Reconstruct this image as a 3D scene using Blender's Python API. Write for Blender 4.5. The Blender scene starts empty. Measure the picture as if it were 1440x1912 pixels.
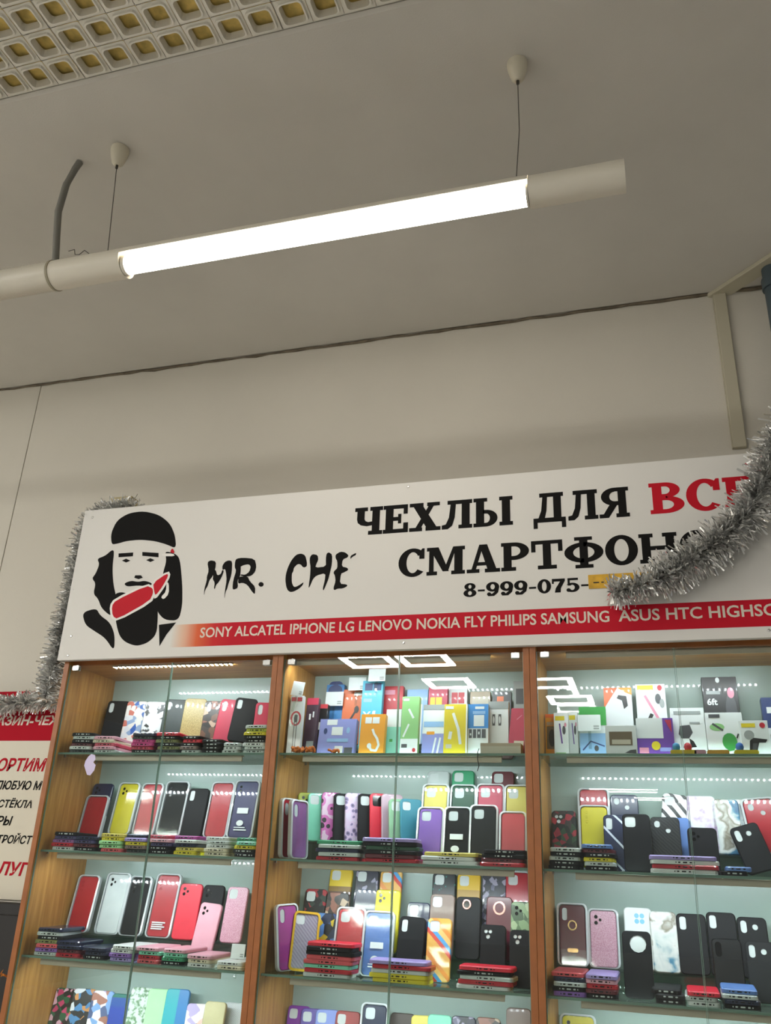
import bpy, bmesh, math, random
from mathutils import Vector, Matrix, Quaternion
from mathutils.geometry import tessellate_polygon

random.seed(7)
SC = bpy.context.scene
COL = SC.collection

# ------------------------------------------------------------------ camera, world, exposure
cam = bpy.data.cameras.new('camera')
cam.sensor_fit = 'VERTICAL'
cam.sensor_height = 36.0
cam.lens = 1605.85 / 1912 * 36.0
cam.clip_start = 0.05
camo = bpy.data.objects.new('camera', cam)
COL.objects.link(camo)
_fw = Vector((-0.27289, 0.88096, 0.38657))
_r = Vector((0.95915, 0.28029, 0.03833))
_u = Vector((0.07458, -0.38124, 0.92146))
camo.matrix_world = Matrix(((_r.x, _u.x, -_fw.x, 1.8685), (_r.y, _u.y, -_fw.y, -2.4471), (_r.z, _u.z, -_fw.z, 1.5278), (0, 0, 0, 1)))
SC.camera = camo

world = bpy.data.worlds.new('hall_light')
SC.world = world
world.use_nodes = True
world.node_tree.nodes['Background'].inputs[0].default_value = (1.0, 0.985, 0.95, 1)
world.node_tree.nodes['Background'].inputs[1].default_value = 0.2

SC.view_settings.view_transform = 'Standard'
SC.view_settings.look = 'None'
SC.view_settings.gamma = 1.0
SC.view_settings.use_curve_mapping = False
SC.view_settings.exposure = 0.0
SC.cycles.transparent_max_bounces = 40
SC.cycles.max_bounces = 10
SC.cycles.sample_clamp_indirect = 4.0
SC.cycles.caustics_reflective = False
SC.cycles.caustics_refractive = False

LAMP_RING = 112.0     # square ceiling lamps of the hall and the added unseen ones
LAMP_TUBE = 17.0      # the hanging tube
LED_DOT = 270.0       # single diodes of the shelf bars


# ------------------------------------------------------------------ helpers
def lin(c):
    return tuple((x / 12.92 if x <= 0.04045 else ((x + 0.055) / 1.055) ** 2.4) for x in c)


def hexc(h):
    return lin(tuple(int(h[i:i + 2], 16) / 255 for i in (0, 2, 4))) + (1,)


MATS = {}


def new_mat(name):
    m = bpy.data.materials.new(name)
    m.use_nodes = True
    b = m.node_tree.nodes['Principled BSDF']
    return m, m.node_tree, b


def plain(name, h, rough=0.5, metal=0.0, coat=0.0, spec=0.5, bump=0.0, bscale=60.0, vary=0.0, vscale=4.0):
    if name in MATS:
        return MATS[name]
    m, nt, b = new_mat(name)
    b.inputs['Base Color'].default_value = hexc(h)
    b.inputs['Roughness'].default_value = rough
    b.inputs['Metallic'].default_value = metal
    b.inputs['Coat Weight'].default_value = coat
    b.inputs['Coat Roughness'].default_value = 0.04
    b.inputs['Specular IOR Level'].default_value = spec
    if bump or vary:
        tc = nt.nodes.new('ShaderNodeTexCoord')
    if bump:
        n = nt.nodes.new('ShaderNodeTexNoise')
        n.inputs['Scale'].default_value = bscale
        n.inputs['Detail'].default_value = 4
        bp = nt.nodes.new('ShaderNodeBump')
        bp.inputs['Strength'].default_value = bump
        bp.inputs['Distance'].default_value = 0.002
        nt.links.new(tc.outputs['Object'], n.inputs['Vector'])
        nt.links.new(n.outputs[0], bp.inputs['Height'])
        nt.links.new(bp.outputs[0], b.inputs['Normal'])
    if vary:
        n = nt.nodes.new('ShaderNodeTexNoise')
        n.inputs['Scale'].default_value = vscale
        n.inputs['Detail'].default_value = 5
        rp = nt.nodes.new('ShaderNodeValToRGB')
        c = hexc(h)
        rp.color_ramp.elements[0].position = 0.3
        rp.color_ramp.elements[1].position = 0.7
        rp.color_ramp.elements[0].color = tuple(x * (1 - vary) for x in c[:3]) + (1,)
        rp.color_ramp.elements[1].color = tuple(min(1, x * (1 + vary)) for x in c[:3]) + (1,)
        nt.links.new(tc.outputs['Object'], n.inputs['Vector'])
        nt.links.new(n.outputs[0], rp.inputs[0])
        nt.links.new(rp.outputs[0], b.inputs['Base Color'])
    MATS[name] = m
    return m


def emit(name, h, s):
    m = bpy.data.materials.new(name)
    m.use_nodes = True
    nt = m.node_tree
    nt.nodes.clear()
    e = nt.nodes.new('ShaderNodeEmission')
    e.inputs[0].default_value = hexc(h)
    e.inputs[1].default_value = s
    o = nt.nodes.new('ShaderNodeOutputMaterial')
    nt.links.new(e.outputs[0], o.inputs[0])
    return m


def glassy(name, tint, base, rough=0.01, body=0.0, bodycol='ffffff'):
    """thin clear sheet: straight-through transparency plus a Schlick mirror, optional milky body"""
    m = bpy.data.materials.new(name)
    m.use_nodes = True
    nt = m.node_tree
    nt.nodes.clear()
    N = nt.nodes.new
    lw = N('ShaderNodeLayerWeight')
    lw.inputs[0].default_value = 0.5
    pw = N('ShaderNodeMath'); pw.operation = 'POWER'; pw.inputs[1].default_value = 5
    ma = N('ShaderNodeMath'); ma.operation = 'MULTIPLY_ADD'
    ma.inputs[1].default_value = 1 - base; ma.inputs[2].default_value = base
    tr = N('ShaderNodeBsdfTransparent'); tr.inputs[0].default_value = hexc(tint)
    gl = N('ShaderNodeBsdfGlossy'); gl.inputs['Roughness'].default_value = rough
    mx = N('ShaderNodeMixShader')
    o = N('ShaderNodeOutputMaterial')
    nt.links.new(lw.outputs['Facing'], pw.inputs[0])
    nt.links.new(pw.outputs[0], ma.inputs[0])
    nt.links.new(ma.outputs[0], mx.inputs[0])
    src = tr
    if body:
        df = N('ShaderNodeBsdfDiffuse'); df.inputs[0].default_value = hexc(bodycol)
        m2 = N('ShaderNodeMixShader'); m2.inputs[0].default_value = body
        nt.links.new(tr.outputs[0], m2.inputs[1]); nt.links.new(df.outputs[0], m2.inputs[2])
        src = m2
    nt.links.new(src.outputs[0], mx.inputs[1])
    nt.links.new(gl.outputs[0], mx.inputs[2])
    nt.links.new(mx.outputs[0], o.inputs[0])
    return m


def pattern(name, kind, cols, scale=60.0, rough=0.35, dist=0.4, coat=0.3, pos=None):
    """printed pattern from voronoi / wave / noise through a colour ramp"""
    m, nt, b = new_mat(name)
    N, L = nt.nodes.new, nt.links.new
    b.inputs['Roughness'].default_value = rough
    b.inputs['Coat Weight'].default_value = coat
    tc = N('ShaderNodeTexCoord')
    oi = N('ShaderNodeObjectInfo')
    vm = N('ShaderNodeVectorMath'); vm.operation = 'ADD'
    L(tc.outputs['Object'], vm.inputs[0])
    L(oi.outputs['Location'], vm.inputs[1])
    vec = vm.outputs[0]
    if dist and kind != 'split':
        nz = N('ShaderNodeTexNoise'); nz.inputs['Scale'].default_value = scale * 0.7
        mx = N('ShaderNodeVectorMath'); mx.operation = 'MULTIPLY_ADD'
        k = dist / scale
        mx.inputs[1].default_value = (k, k, k)
        L(vec, nz.inputs['Vector'])
        L(nz.outputs['Color'], mx.inputs[0]); L(vec, mx.inputs[2])
        vec = mx.outputs[0]
    rp = N('ShaderNodeValToRGB')
    el = rp.color_ramp.elements
    while len(el) < len(cols):
        el.new(0.5)
    for i, c in enumerate(cols):
        el[i].position = (pos[i] if pos else i / len(cols))
        el[i].color = hexc(c)
    if kind in ('cells', 'dots', 'split', 'stripes'):
        rp.color_ramp.interpolation = 'CONSTANT'
    if kind in ('cells', 'dots'):
        v = N('ShaderNodeTexVoronoi'); v.inputs['Scale'].default_value = scale
        L(vec, v.inputs['Vector'])
        if kind == 'cells':
            sp = N('ShaderNodeSeparateColor'); L(v.outputs['Color'], sp.inputs[0]); L(sp.outputs[0], rp.inputs[0])
        else:
            L(v.outputs['Distance'], rp.inputs[0])
    elif kind == 'stripes':
        w = N('ShaderNodeTexWave'); w.inputs['Scale'].default_value = scale
        w.bands_direction = 'DIAGONAL'; w.wave_profile = 'SAW'
        L(vec, w.inputs['Vector']); L(w.outputs[0], rp.inputs[0])
    elif kind == 'split':
        sx = N('ShaderNodeSeparateXYZ'); L(tc.outputs['Object'], sx.inputs[0])
        mp = N('ShaderNodeMapRange'); mp.inputs[1].default_value = -0.04; mp.inputs[2].default_value = 0.04
        L(sx.outputs[0 if scale < 0 else 2], mp.inputs[0])
        if scale >= 0:
            mp.inputs[1].default_value = 0.0; mp.inputs[2].default_value = 0.2
        L(mp.outputs[0], rp.inputs[0])
    else:
        n = N('ShaderNodeTexNoise'); n.inputs['Scale'].default_value = scale
        n.inputs['Detail'].default_value = 3
        L(vec, n.inputs['Vector']); L(n.outputs[0], rp.inputs[0])
    L(rp.outputs[0], b.inputs['Base Color'])
    MATS[name] = m
    return m


class MB:
    """collects polygons with materials and links them as one mesh object"""
    def __init__(s):
        s.v, s.f, s.m, s.s, s.mats = [], [], [], [], []

    def mi(s, mat):
        if mat not in s.mats:
            s.mats.append(mat)
        return s.mats.index(mat)

    def add(s, vs, fs, mat, smooth=False):
        o = len(s.v)
        s.v += [tuple(p) for p in vs]
        k = s.mi(mat)
        for f in fs:
            s.f.append([o + i for i in f]); s.m.append(k); s.s.append(smooth)

    def box(s, x0, x1, y0, y1, z0, z1, mat):
        v = [(x, y, z) for x in (x0, x1) for y in (y0, y1) for z in (z0, z1)]
        s.add(v, [(0, 1, 3, 2), (4, 6, 7, 5), (0, 4, 5, 1), (2, 3, 7, 6), (0, 2, 6, 4), (1, 5, 7, 3)], mat)

    def cbox(s, x0, x1, y0, y1, z0, z1, mat, c=0.002):
        """box with its four edges along Y chamfered and front face inset"""
        def loop(i, y):
            a, b, d, e = x0 + i, x1 - i, z0 + i, z1 - i
            return [(a + c, y, d), (b - c, y, d), (b, y, d + c), (b, y, e - c), (b - c, y, e), (a + c, y, e), (a, y, e - c), (a, y, d + c)]
        s.loft([loop(c * .7, y0), loop(0, y0 + c * .7), loop(0, y1 - c * .7), loop(c * .7, y1)], mat)

    def loft(s, loops, mat, cap0=True, cap1=True, smooth=False, closed=False):
        n = len(loops[0])
        v = [p for l in loops for p in l]
        f = []
        k = len(loops)
        for a in range(k if closed else k - 1):
            b = (a + 1) % k
            for i in range(n):
                j = (i + 1) % n
                f.append((a * n + i, a * n + j, b * n + j, b * n + i))
        s.add(v, f, mat, smooth)
        if not closed:
            if cap0:
                s.add(loops[0], [tuple(range(n - 1, -1, -1))], mat)
            if cap1:
                s.add(loops[-1], [tuple(range(n))], mat)

    def tube(s, pts, r, mat, n=8, cap=True):
        pts = [Vector(p) for p in pts]
        loops = []
        up = Vector((0.13, 0.21, 0.97))
        for i, p in enumerate(pts):
            t = (pts[min(i + 1, len(pts) - 1)] - pts[max(i - 1, 0)]).normalized()
            a = t.cross(up)
            if a.length < 0.05:
                a = t.cross(Vector((1, 0, 0)))
            a.normalize(); b = t.cross(a)
            rr = r[i] if isinstance(r, (list, tuple)) else r
            loops.append([tuple(p + (a * math.cos(q) + b * math.sin(q)) * rr) for q in (2 * math.pi * k / n for k in range(n))])
        s.loft(loops, mat, cap, cap, True)

    def flat(s, polys, y, mat, d=0.0003):
        """a printed outline (x, z) with holes, as a thin film whose face is at y - d"""
        for pl in polys if isinstance(polys[0][0], (list, tuple)) else [polys]:
            q = [Vector((a, b, 0)) for a, b in pl]
            t = tessellate_polygon([q])
            s.add([(a, y - d, b) for a, b in pl], t, mat)
            n = len(pl)
            s.add([(a, y - d, b) for a, b in pl] + [(a, y, b) for a, b in pl],
                  [(i, (i + 1) % n, n + (i + 1) % n, n + i) for i in range(n)], mat)

    def mesh(s, name):
        me = bpy.data.meshes.new(name)
        me.from_pydata(s.v, [], s.f)
        for m in s.mats:
            me.materials.append(m)
        me.polygons.foreach_set('material_index', s.m)
        me.polygons.foreach_set('use_smooth', s.s)
        me.update()
        bm = bmesh.new(); bm.from_mesh(me)
        bmesh.ops.recalc_face_normals(bm, faces=bm.faces)
        bm.to_mesh(me); bm.free()
        return me

    def build(s, name, parent=None, loc=(0, 0, 0)):
        return link(name, s.mesh(name), parent, loc)


def link(name, data, parent=None, loc=(0, 0, 0)):
    o = bpy.data.objects.new(name, data)
    COL.objects.link(o)
    o.location = loc
    if parent:
        o.parent = parent
    return o


def tag(o, label=None, cat=None, group=None, kind=None):
    if label: o['label'] = label
    if cat: o['category'] = cat
    if group: o['group'] = group
    if kind: o['kind'] = kind
    return o


def thing(name, label, cat, loc=(0, 0, 0), rot=(0, 0, 0), group=None):
    o = link(name, None, None, loc)
    o.rotation_euler = rot
    o.empty_display_size = 0.02
    return tag(o, label, cat, group)


def rrect(x0, x1, z0, z1, r, n=5):
    r = min(r, (x1 - x0) / 2 - 1e-5, (z1 - z0) / 2 - 1e-5)
    p = []
    for cx, cz, a in ((x1 - r, z0 + r, -90), (x1 - r, z1 - r, 0), (x0 + r, z1 - r, 90), (x0 + r, z0 + r, 180)):
        for i in range(n):
            t = math.radians(a + 90 * i / (n - 1))
            p.append((cx + r * math.cos(t), cz + r * math.sin(t)))
    return p


def ell(cx, cz, rx, rz, n=14):
    return [(cx + rx * math.cos(2 * math.pi * i / n), cz + rz * math.sin(2 * math.pi * i / n)) for i in range(n)]


def text_polys(body, bold=0.0, spacing=1.0):
    """glyph triangles of the built-in font as 2D verts + faces"""
    cu = bpy.data.curves.new('t', 'FONT')
    cu.body = body; cu.size = 1; cu.offset = bold; cu.resolution_u = 3; cu.space_character = spacing
    o = bpy.data.objects.new('t', cu)
    me = bpy.data.meshes.new_from_object(o)
    vs = [(v.co.x, v.co.y) for v in me.vertices]
    fs = [tuple(p.vertices) for p in me.polygons]
    bpy.data.objects.remove(o); bpy.data.curves.remove(cu); bpy.data.meshes.remove(me)
    return vs, fs


def put_text(mb, body, x0, x1, z0, z1, y, mat, bold=0.02, shear=0.0, spacing=1.0):
    vs, fs = text_polys(body, bold, spacing)
    ax, bx = min(v[0] for v in vs), max(v[0] for v in vs)
    az, bz = min(v[1] for v in vs), max(v[1] for v in vs)
    if x1 is None:
        x1 = x0 + (bx - ax) * (z1 - z0) / (bz - az)
    sh = shear * (z1 - z0)
    sx = (x1 - x0 - abs(sh)) / (bx - ax); sz = (z1 - z0) / (bz - az)
    mb.add([(x0 + (a - ax) * sx + sh * (b - az) / (bz - az), y, z0 + (b - az) * sz) for a, b in vs], fs, mat)
    return x1

# ------------------------------------------------------------------ sign outlines (metres on the board)
SIGN_PRINT = {'MR':{'M':[[(0.5016,2.46),(0.513,2.4668),(0.5339,2.4613),(0.5346,2.4349),(0.5271,2.4084),(0.5178,2.3965),(0.5139,2.3761),(0.5068,2.3642),(0.5041,2.3418),(0.5032,2.3685),(0.5081,2.397),(0.5065,2.4095),(0.5112,2.4301)],[(0.5244,2.4293),(0.5358,2.4328),(0.5441,2.4115),(0.5567,2.415),(0.5612,2.4313),(0.5672,2.4247),(0.5604,2.4024),(0.5516,2.3864),(0.5439,2.3786),(0.5414,2.3644),(0.5381,2.3666),(0.5385,2.3871),(0.5295,2.4),(0.5302,2.4082)],[(0.5587,2.4439),(0.5666,2.458),(0.5812,2.4626),(0.5935,2.4576),(0.5961,2.4209),(0.5942,2.4004),(0.5889,2.3803),(0.5866,2.3641),(0.5816,2.3521),(0.5807,2.3279),(0.5786,2.3523),(0.581,2.393),(0.5758,2.418),(0.5705,2.4328),(0.5614,2.4292)]],'R':[[(0.6037,2.4557),(0.6068,2.466),(0.6219,2.4658),(0.6279,2.4314),(0.6282,2.4026),(0.6198,2.3908),(0.625,2.3641),(0.6107,2.3587),(0.6051,2.3631),(0.6047,2.3917),(0.6116,2.4241),(0.6046,2.437)],[(0.6068,2.466),(0.6302,2.4686),(0.6737,2.4617),(0.6828,2.4364),(0.6807,2.416),(0.6673,2.4024),(0.6462,2.4016),(0.6277,2.4067),(0.6303,2.4107),(0.6455,2.4078),(0.6594,2.4172),(0.6629,2.4355),(0.6543,2.4443),(0.6332,2.4414),(0.6212,2.4339)],[(0.6226,2.4029),(0.6545,2.4032),(0.6651,2.3842),(0.6861,2.3649),(0.688,2.3387),(0.6775,2.3472),(0.6579,2.3725),(0.64,2.3815),(0.6233,2.3784)]],'.':[[(0.6962,2.3724),(0.6985,2.3783),(0.705,2.3804),(0.712,2.3776),(0.7156,2.3714),(0.7132,2.3654),(0.7068,2.3634),(0.6998,2.3662)]],'C':[[(0.8597,2.4378),(0.86,2.4236),(0.8488,2.4202),(0.8375,2.433),(0.8272,2.4337),(0.8158,2.4222),(0.8148,2.4101),(0.8112,2.4043),(0.8106,2.3963),(0.8127,2.3721),(0.8205,2.3577),(0.8295,2.3572),(0.8432,2.3645),(0.8536,2.3718),(0.8515,2.362),(0.8402,2.3507),(0.8227,2.3417),(0.8106,2.3404),(0.801,2.3468),(0.7946,2.3591),(0.7897,2.3814),(0.7896,2.4015),(0.7949,2.4255),(0.8052,2.4493),(0.8203,2.4668),(0.8366,2.4698),(0.8516,2.4627)]],'H':[[(0.8686,2.4555),(0.876,2.4652),(0.8948,2.4607),(0.8981,2.4435),(0.8928,2.4317),(0.8898,2.4178),(0.9261,2.4196),(0.9235,2.4459),(0.925,2.464),(0.9329,2.4676),(0.9444,2.4587),(0.9456,2.4284),(0.9415,2.4007),(0.937,2.3771),(0.9304,2.3578),(0.9229,2.3385),(0.92,2.3465),(0.9253,2.3738),(0.9256,2.3976),(0.8958,2.3914),(0.8845,2.3801),(0.8779,2.3606),(0.8716,2.3491),(0.8725,2.3688),(0.8738,2.3887),(0.8733,2.4208),(0.8685,2.4413)]],'E':[[(0.9558,2.458),(0.9713,2.467),(0.9875,2.464),(1.0002,2.4531),(0.9966,2.4453),(0.981,2.4402),(0.9792,2.4164),(0.9986,2.4112),(1.0023,2.4031),(0.9876,2.396),(0.9779,2.3926),(0.976,2.3592),(0.9999,2.356),(1.0022,2.35),(0.9869,2.343),(0.971,2.3438),(0.9587,2.3386),(0.9558,2.3466),(0.9616,2.3679),(0.9583,2.3878),(0.9526,2.3961),(0.9553,2.4039),(0.9648,2.4113),(0.9632,2.4353),(0.9566,2.4458)],[(1.0063,2.4507),(1.0257,2.4602),(1.0249,2.4523),(1.0125,2.4463),(1.007,2.4386)]]},'BL':[[(0.1177,2.5505),(0.1078,2.5932),(0.1239,2.6418),(0.1677,2.6657),(0.2274,2.6682),(0.2919,2.6485),(0.3394,2.6117),(0.3656,2.5657),(0.3765,2.5171),(0.3373,2.5354),(0.2888,2.551),(0.2313,2.5603),(0.1751,2.5589),(0.1386,2.5508)],[(0.1234,2.5297),(0.1006,2.5091),(0.0697,2.5004),(0.0833,2.4794),(0.0747,2.445),(0.0628,2.4283),(0.0816,2.41),(0.0796,2.3715),(0.1019,2.3534),(0.1217,2.3188),(0.1645,2.2877),(0.1847,2.3076),(0.1718,2.3584),(0.1527,2.4018),(0.1376,2.463),(0.1339,2.5245)],[(0.3337,2.5113),(0.3754,2.4999),(0.3965,2.4797),(0.4189,2.3874),(0.4297,2.3128),(0.423,2.263),(0.3715,2.2667),(0.3385,2.2966),(0.3209,2.351),(0.3427,2.3832),(0.3393,2.4339),(0.3464,2.476)],[(0.1528,2.5145),(0.2111,2.5142),(0.2117,2.5002),(0.1553,2.5003)],[(0.2467,2.5136),(0.3107,2.5059),(0.3132,2.4902),(0.249,2.4995)],[(0.1709,2.487),(0.1867,2.493),(0.205,2.4849),(0.1892,2.4789)],[(0.2666,2.4828),(0.2822,2.4887),(0.3,2.4807),(0.2845,2.4748)],[(0.2331,2.4298),(0.2554,2.4285),(0.2642,2.4195),(0.2484,2.4153),(0.2308,2.4214)],[(0.1934,2.403),(0.2214,2.4117),(0.2483,2.4051),(0.2733,2.4088),(0.3062,2.3969),(0.2954,2.3857),(0.2504,2.3932),(0.2086,2.3903)],[(0.1627,2.3673),(0.1895,2.3727),(0.2186,2.3645),(0.2567,2.3558),(0.2922,2.3607),(0.3299,2.3505),(0.344,2.2841),(0.349,2.2194),(0.32,2.1917),(0.2791,2.1819),(0.2335,2.1978),(0.2053,2.2247),(0.1785,2.2913)],[(0.0482,2.307),(0.1019,2.3197),(0.1209,2.2938),(0.1647,2.2671),(0.1906,2.2252),(0.1995,2.1669),(0.1563,2.2143),(0.108,2.2405),(0.0693,2.2627)],[(0.3527,2.2514),(0.4151,2.2569),(0.3861,2.218),(0.3659,2.1791)]],'WH':[[(0.1519,2.3258),(0.1659,2.3503),(0.2842,2.3981),(0.3155,2.3846),(0.3231,2.3592),(0.3119,2.3282),(0.1917,2.2693),(0.1656,2.2819)],[(0.299,2.4023),(0.3592,2.4395),(0.3709,2.4219),(0.3538,2.3809),(0.3248,2.3375),(0.3122,2.3597)],[(0.3239,2.5033),(0.3681,2.5004),(0.377,2.4895),(0.3274,2.4927)],[(0.3582,2.3991),(0.3679,2.3944),(0.3737,2.3566),(0.357,2.3376),(0.3449,2.3465),(0.3616,2.3655)]],'RE':[[(0.1615,2.3236),(0.1727,2.3432),(0.2838,2.3897),(0.309,2.3799),(0.3138,2.3613),(0.3036,2.3352),(0.192,2.2775),(0.1717,2.2883)],[(0.3078,2.3985),(0.3553,2.4295),(0.3621,2.4207),(0.3461,2.3847),(0.3242,2.3525),(0.3163,2.3678)],[(0.3547,2.5047),(0.3622,2.5215),(0.3754,2.4999)]]}

# ------------------------------------------------------------------ materials
M_wall = plain('wall_paint', 'cdc8bb', 0.85, bump=0.15, bscale=180, vary=0.03, vscale=2.0)
M_ceil = plain('ceiling_paint', 'c8c4bb', 0.9, bump=0.2, bscale=220, vary=0.04, vscale=3.0)
M_grime = plain('joint_dirt', '6a6050', 0.95, vary=0.3, vscale=30)
M_grille = plain('grille_plastic', 'd6d2c6', 0.6)
M_wool = plain('yellow_backing', 'dcc070', 0.95, vary=0.35, vscale=25)
M_floor = plain('floor_tiles', 'bbb8b2', 0.4)
M_duct = plain('duct_plastic', 'b9b39d', 0.55)
M_pipe = plain('pipe_paint', '47545a', 0.4)
M_edge = plain('cherry_edge', '9a5c2c', 0.45, vary=0.12, vscale=20)
M_back = plain('back_gloss', 'a6b9af', 0.3, coat=1.0)
M_back.node_tree.nodes['Principled BSDF'].inputs['Coat Roughness'].default_value = 0.012
M_alu = plain('bar_face', 'b5aa98', 0.45, metal=0.25)
M_chrome = plain('hinge_metal', 'd5d5d2', 0.22, metal=0.8)
M_board = plain('sign_board', 'dedcd6', 0.6, spec=0.3)
M_black = plain('print_black', '121110', 0.75, spec=0.15)
M_white = plain('print_white', 'e6e4dd', 0.45)
M_red = plain('print_red', 'bd1024', 0.6, spec=0.2)
M_bandtext = plain('band_lettering', 'd8cdbd', 0.45)
M_plast = plain('lamp_plastic', 'd3cdbd', 0.4)
M_cup = plain('cup_plastic', 'd0c9b4', 0.5)
M_wire = plain('wire_steel', '4a4640', 0.5, metal=0.5)
M_cable = plain('grey_cable', '7c7a73', 0.6)
M_foil = plain('silver_foil', 'efefec', 0.40, metal=0.85)
M_spark = plain('silver_foil_bright', 'f4f4f2', 0.14, metal=1.0)
M_dark = plain('dark_panel', '14110f', 0.5)
M_lens = plain('lens_black', '0c0c0e', 0.12)
M_hole = plain('window_backing', 'ccd3d0', 0.5)
M_paper = plain('paper', 'dfe6e4', 0.7)
M_greenedge = plain('shelf_edge', '6f8a7c', 0.15)
M_tube = emit('tube_light', 'fff6ea', LAMP_TUBE)
M_ring = emit('ring_light', 'fffdf8', LAMP_RING)
M_led = emit('diode', 'eef6ff', LED_DOT)
M_door = glassy('door_glass', 'f4f8f6', 0.045, 0.006)
M_shelf = glassy('shelf_glass', 'e4efe9', 0.05, 0.01)
M_acryl = glassy('clear_acrylic', 'f0f4f2', 0.04, 0.02)
M_film = glassy('clear_pack', 'f6f8f8', 0.05, 0.05)
M_rim = glassy('pack_rim', 'e8ecec', 0.06, 0.08, body=0.72, bodycol='dfe4e4')


def wood():
    m, nt, b = new_mat('beech_board')
    N, L = nt.nodes.new, nt.links.new
    tc = N('ShaderNodeTexCoord')
    mp = N('ShaderNodeMapping'); mp.inputs['Scale'].default_value = (1, 14, 1.2)
    n = N('ShaderNodeTexNoise'); n.inputs['Scale'].default_value = 5; n.inputs['Detail'].default_value = 6
    rp = N('ShaderNodeValToRGB')
    rp.color_ramp.elements[0].position = 0.32; rp.color_ramp.elements[0].color = hexc('9c6a2f')
    rp.color_ramp.elements[1].position = 0.68; rp.color_ramp.elements[1].color = hexc('bd8b46')
    L(tc.outputs['Object'], mp.inputs[0]); L(mp.outputs[0], n.inputs['Vector']); L(n.outputs[0], rp.inputs[0])
    L(rp.outputs[0], b.inputs['Base Color'])
    b.inputs['Roughness'].default_value = 0.4
    return m


M_wood = wood()

# ------------------------------------------------------------------ the setting
WY = 0.32
ZC = 3.5
wl = link('wall_back', None); tag(wl, kind='structure')
for x0, x1 in ((-6.0, -1.262), (-1.258, -0.641), (-0.637, 4.5)):
    m = MB(); m.cbox(x0, x1, WY, WY + 0.03, 0, ZC + 0.02, M_wall, 0.001); m.build('wall_panel', wl)
m = MB(); m.box(-6, 4.5, WY + 0.03, WY + 0.05, 0, ZC + 0.02, M_grime); m.build('wall_backing', wl)

m = MB()
m.cbox(-6, 4.5, -1.048, WY - 0.004, ZC, ZC + 0.05, M_ceil, 0.012)
m.box(-6, 4.5, -21.0, -2.47, ZC + 0.004, ZC + 0.05, M_ceil)
cl = m.build('ceiling'); tag(cl, kind='structure')
# ragged dusty caulk line where ceiling meets wall
pts = []
x = -3.0
while x < 3.0:
    pts.append((x, WY - 0.004 + random.uniform(-.002, .002), ZC - 0.003 + random.uniform(-.003, .002)))
    x += 0.06
m = MB(); m.tube(pts, [random.uniform(.003, .0075) for _ in pts], M_grime, 6)
tag(m.build('trim_1'), kind='structure')
m = MB(); m.box(-6, 4.5, -21, WY, -0.04, 0, M_floor); tag(m.build('floor'), kind='structure')

# open-cell ceiling grille: 7 x 7 cells to a tile, the yellow backing above
CXP, CYP = 0.0836, 0.0785


def grille_tile(nx, ny):
    m = MB()
    for i in range(nx):
        for j in range(ny):
            x0, y0 = i * CXP, j * CYP
            cx, cy = x0 + CXP / 2, y0 + CYP / 2
            hx, hy = CXP / 2 - 0.0012, CYP / 2 - 0.0012

            def lp(ax, ay, r, z):
                return [(a, b, z) for a, b in rrect(cx - ax, cx + ax, cy - ay, cy + ay, r, 4)]
            sq = []
            for a, b in rrect(-hx, hx, -hy, hy, 0.004, 4):
                sq.append((cx + a, cy + b, 0.004))
            m.loft([sq, lp(.0345, .0325, .012, 0.004), lp(.0335, .0315, .012, -0.003), lp(.0295, .0275, .011, -0.003), lp(.0275, .0255, .010, 0.022)], M_grille, False, False)
    m.box(0, nx * CXP, 0, ny * CYP, 0.032, 0.036, M_wool)
    # carrier ribs between the cells, set back
    for i in range(nx + 1):
        m.box(i * CXP - .0012, i * CXP + .0012, 0, ny * CYP, 0.006, 0.031, M_grille)
    for j in range(ny + 1):
        m.box(0, nx * CXP, j * CYP - .0012, j * CYP + .0012, 0.006, 0.031, M_grille)
    return m.mesh('grille_tile')


gr = thing('ceiling_grille', 'white open-cell plastic ceiling grille with yellow backing above the hanging lamp', 'ceiling grille', (0, 0, ZC + 0.004))
GT = grille_tile(7, 6)
for i in range(-5, 6):
    for j in range(3):
        link('grille_tile', GT, gr, (0.522 + i * (7 * CXP + .0012), -1.050 - (j + 1) * (6 * CYP + .001), 0))

# cable duct, oblique ceiling duct, pipe on the right
d = thing('cable_duct', 'beige cable duct running down the wall right above the sign', 'cable duct', (2.225, WY, 2.87))
m = MB(); m.cbox(-0.012, 0.030, -0.018, 0, 0, 0.618, M_duct, 0.003); m.build('cover', d)
m = MB(); m.cbox(-0.015, -0.012, -0.012, 0, 0, 0.618, M_duct, 0.0008); m.build('base_channel', d)
d2 = thing('ceiling_duct', 'beige cable duct crossing the ceiling corner at right edge', 'cable duct', (2.193, WY - 0.007, ZC - 0.0165), (0, 0, -0.763))
m = MB(); m.cbox(0, 0.9, -0.0, 0.062, 0, 0.016, M_duct, 0.003); m.build('cover', d2)
m = MB(); m.tube([(2.392, .2, 2.72), (2.392, .2, 3.0), (2.392, .2, 3.494)], 0.03, M_pipe, 16)
pp = thing('pipe', 'blue-grey vertical pipe in the upper right corner by the duct', 'pipe')
m.build('pipe_run', pp)
m = MB(); m.tube([(2.392, .2, 3.40), (2.392, .2, 3.44)], 0.036, M_pipe, 16); m.build('collar', pp)
m = MB(); m.box(2.38, 2.404, .225, WY, 3.0, 3.02, M_pipe); m.build('bracket', pp)

# ------------------------------------------------------------------ display cabinets
W = 0.78
D = 0.2925
ZT = 2.135
SHELF = (1.849, 1.554, 1.260, 0.966)


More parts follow.
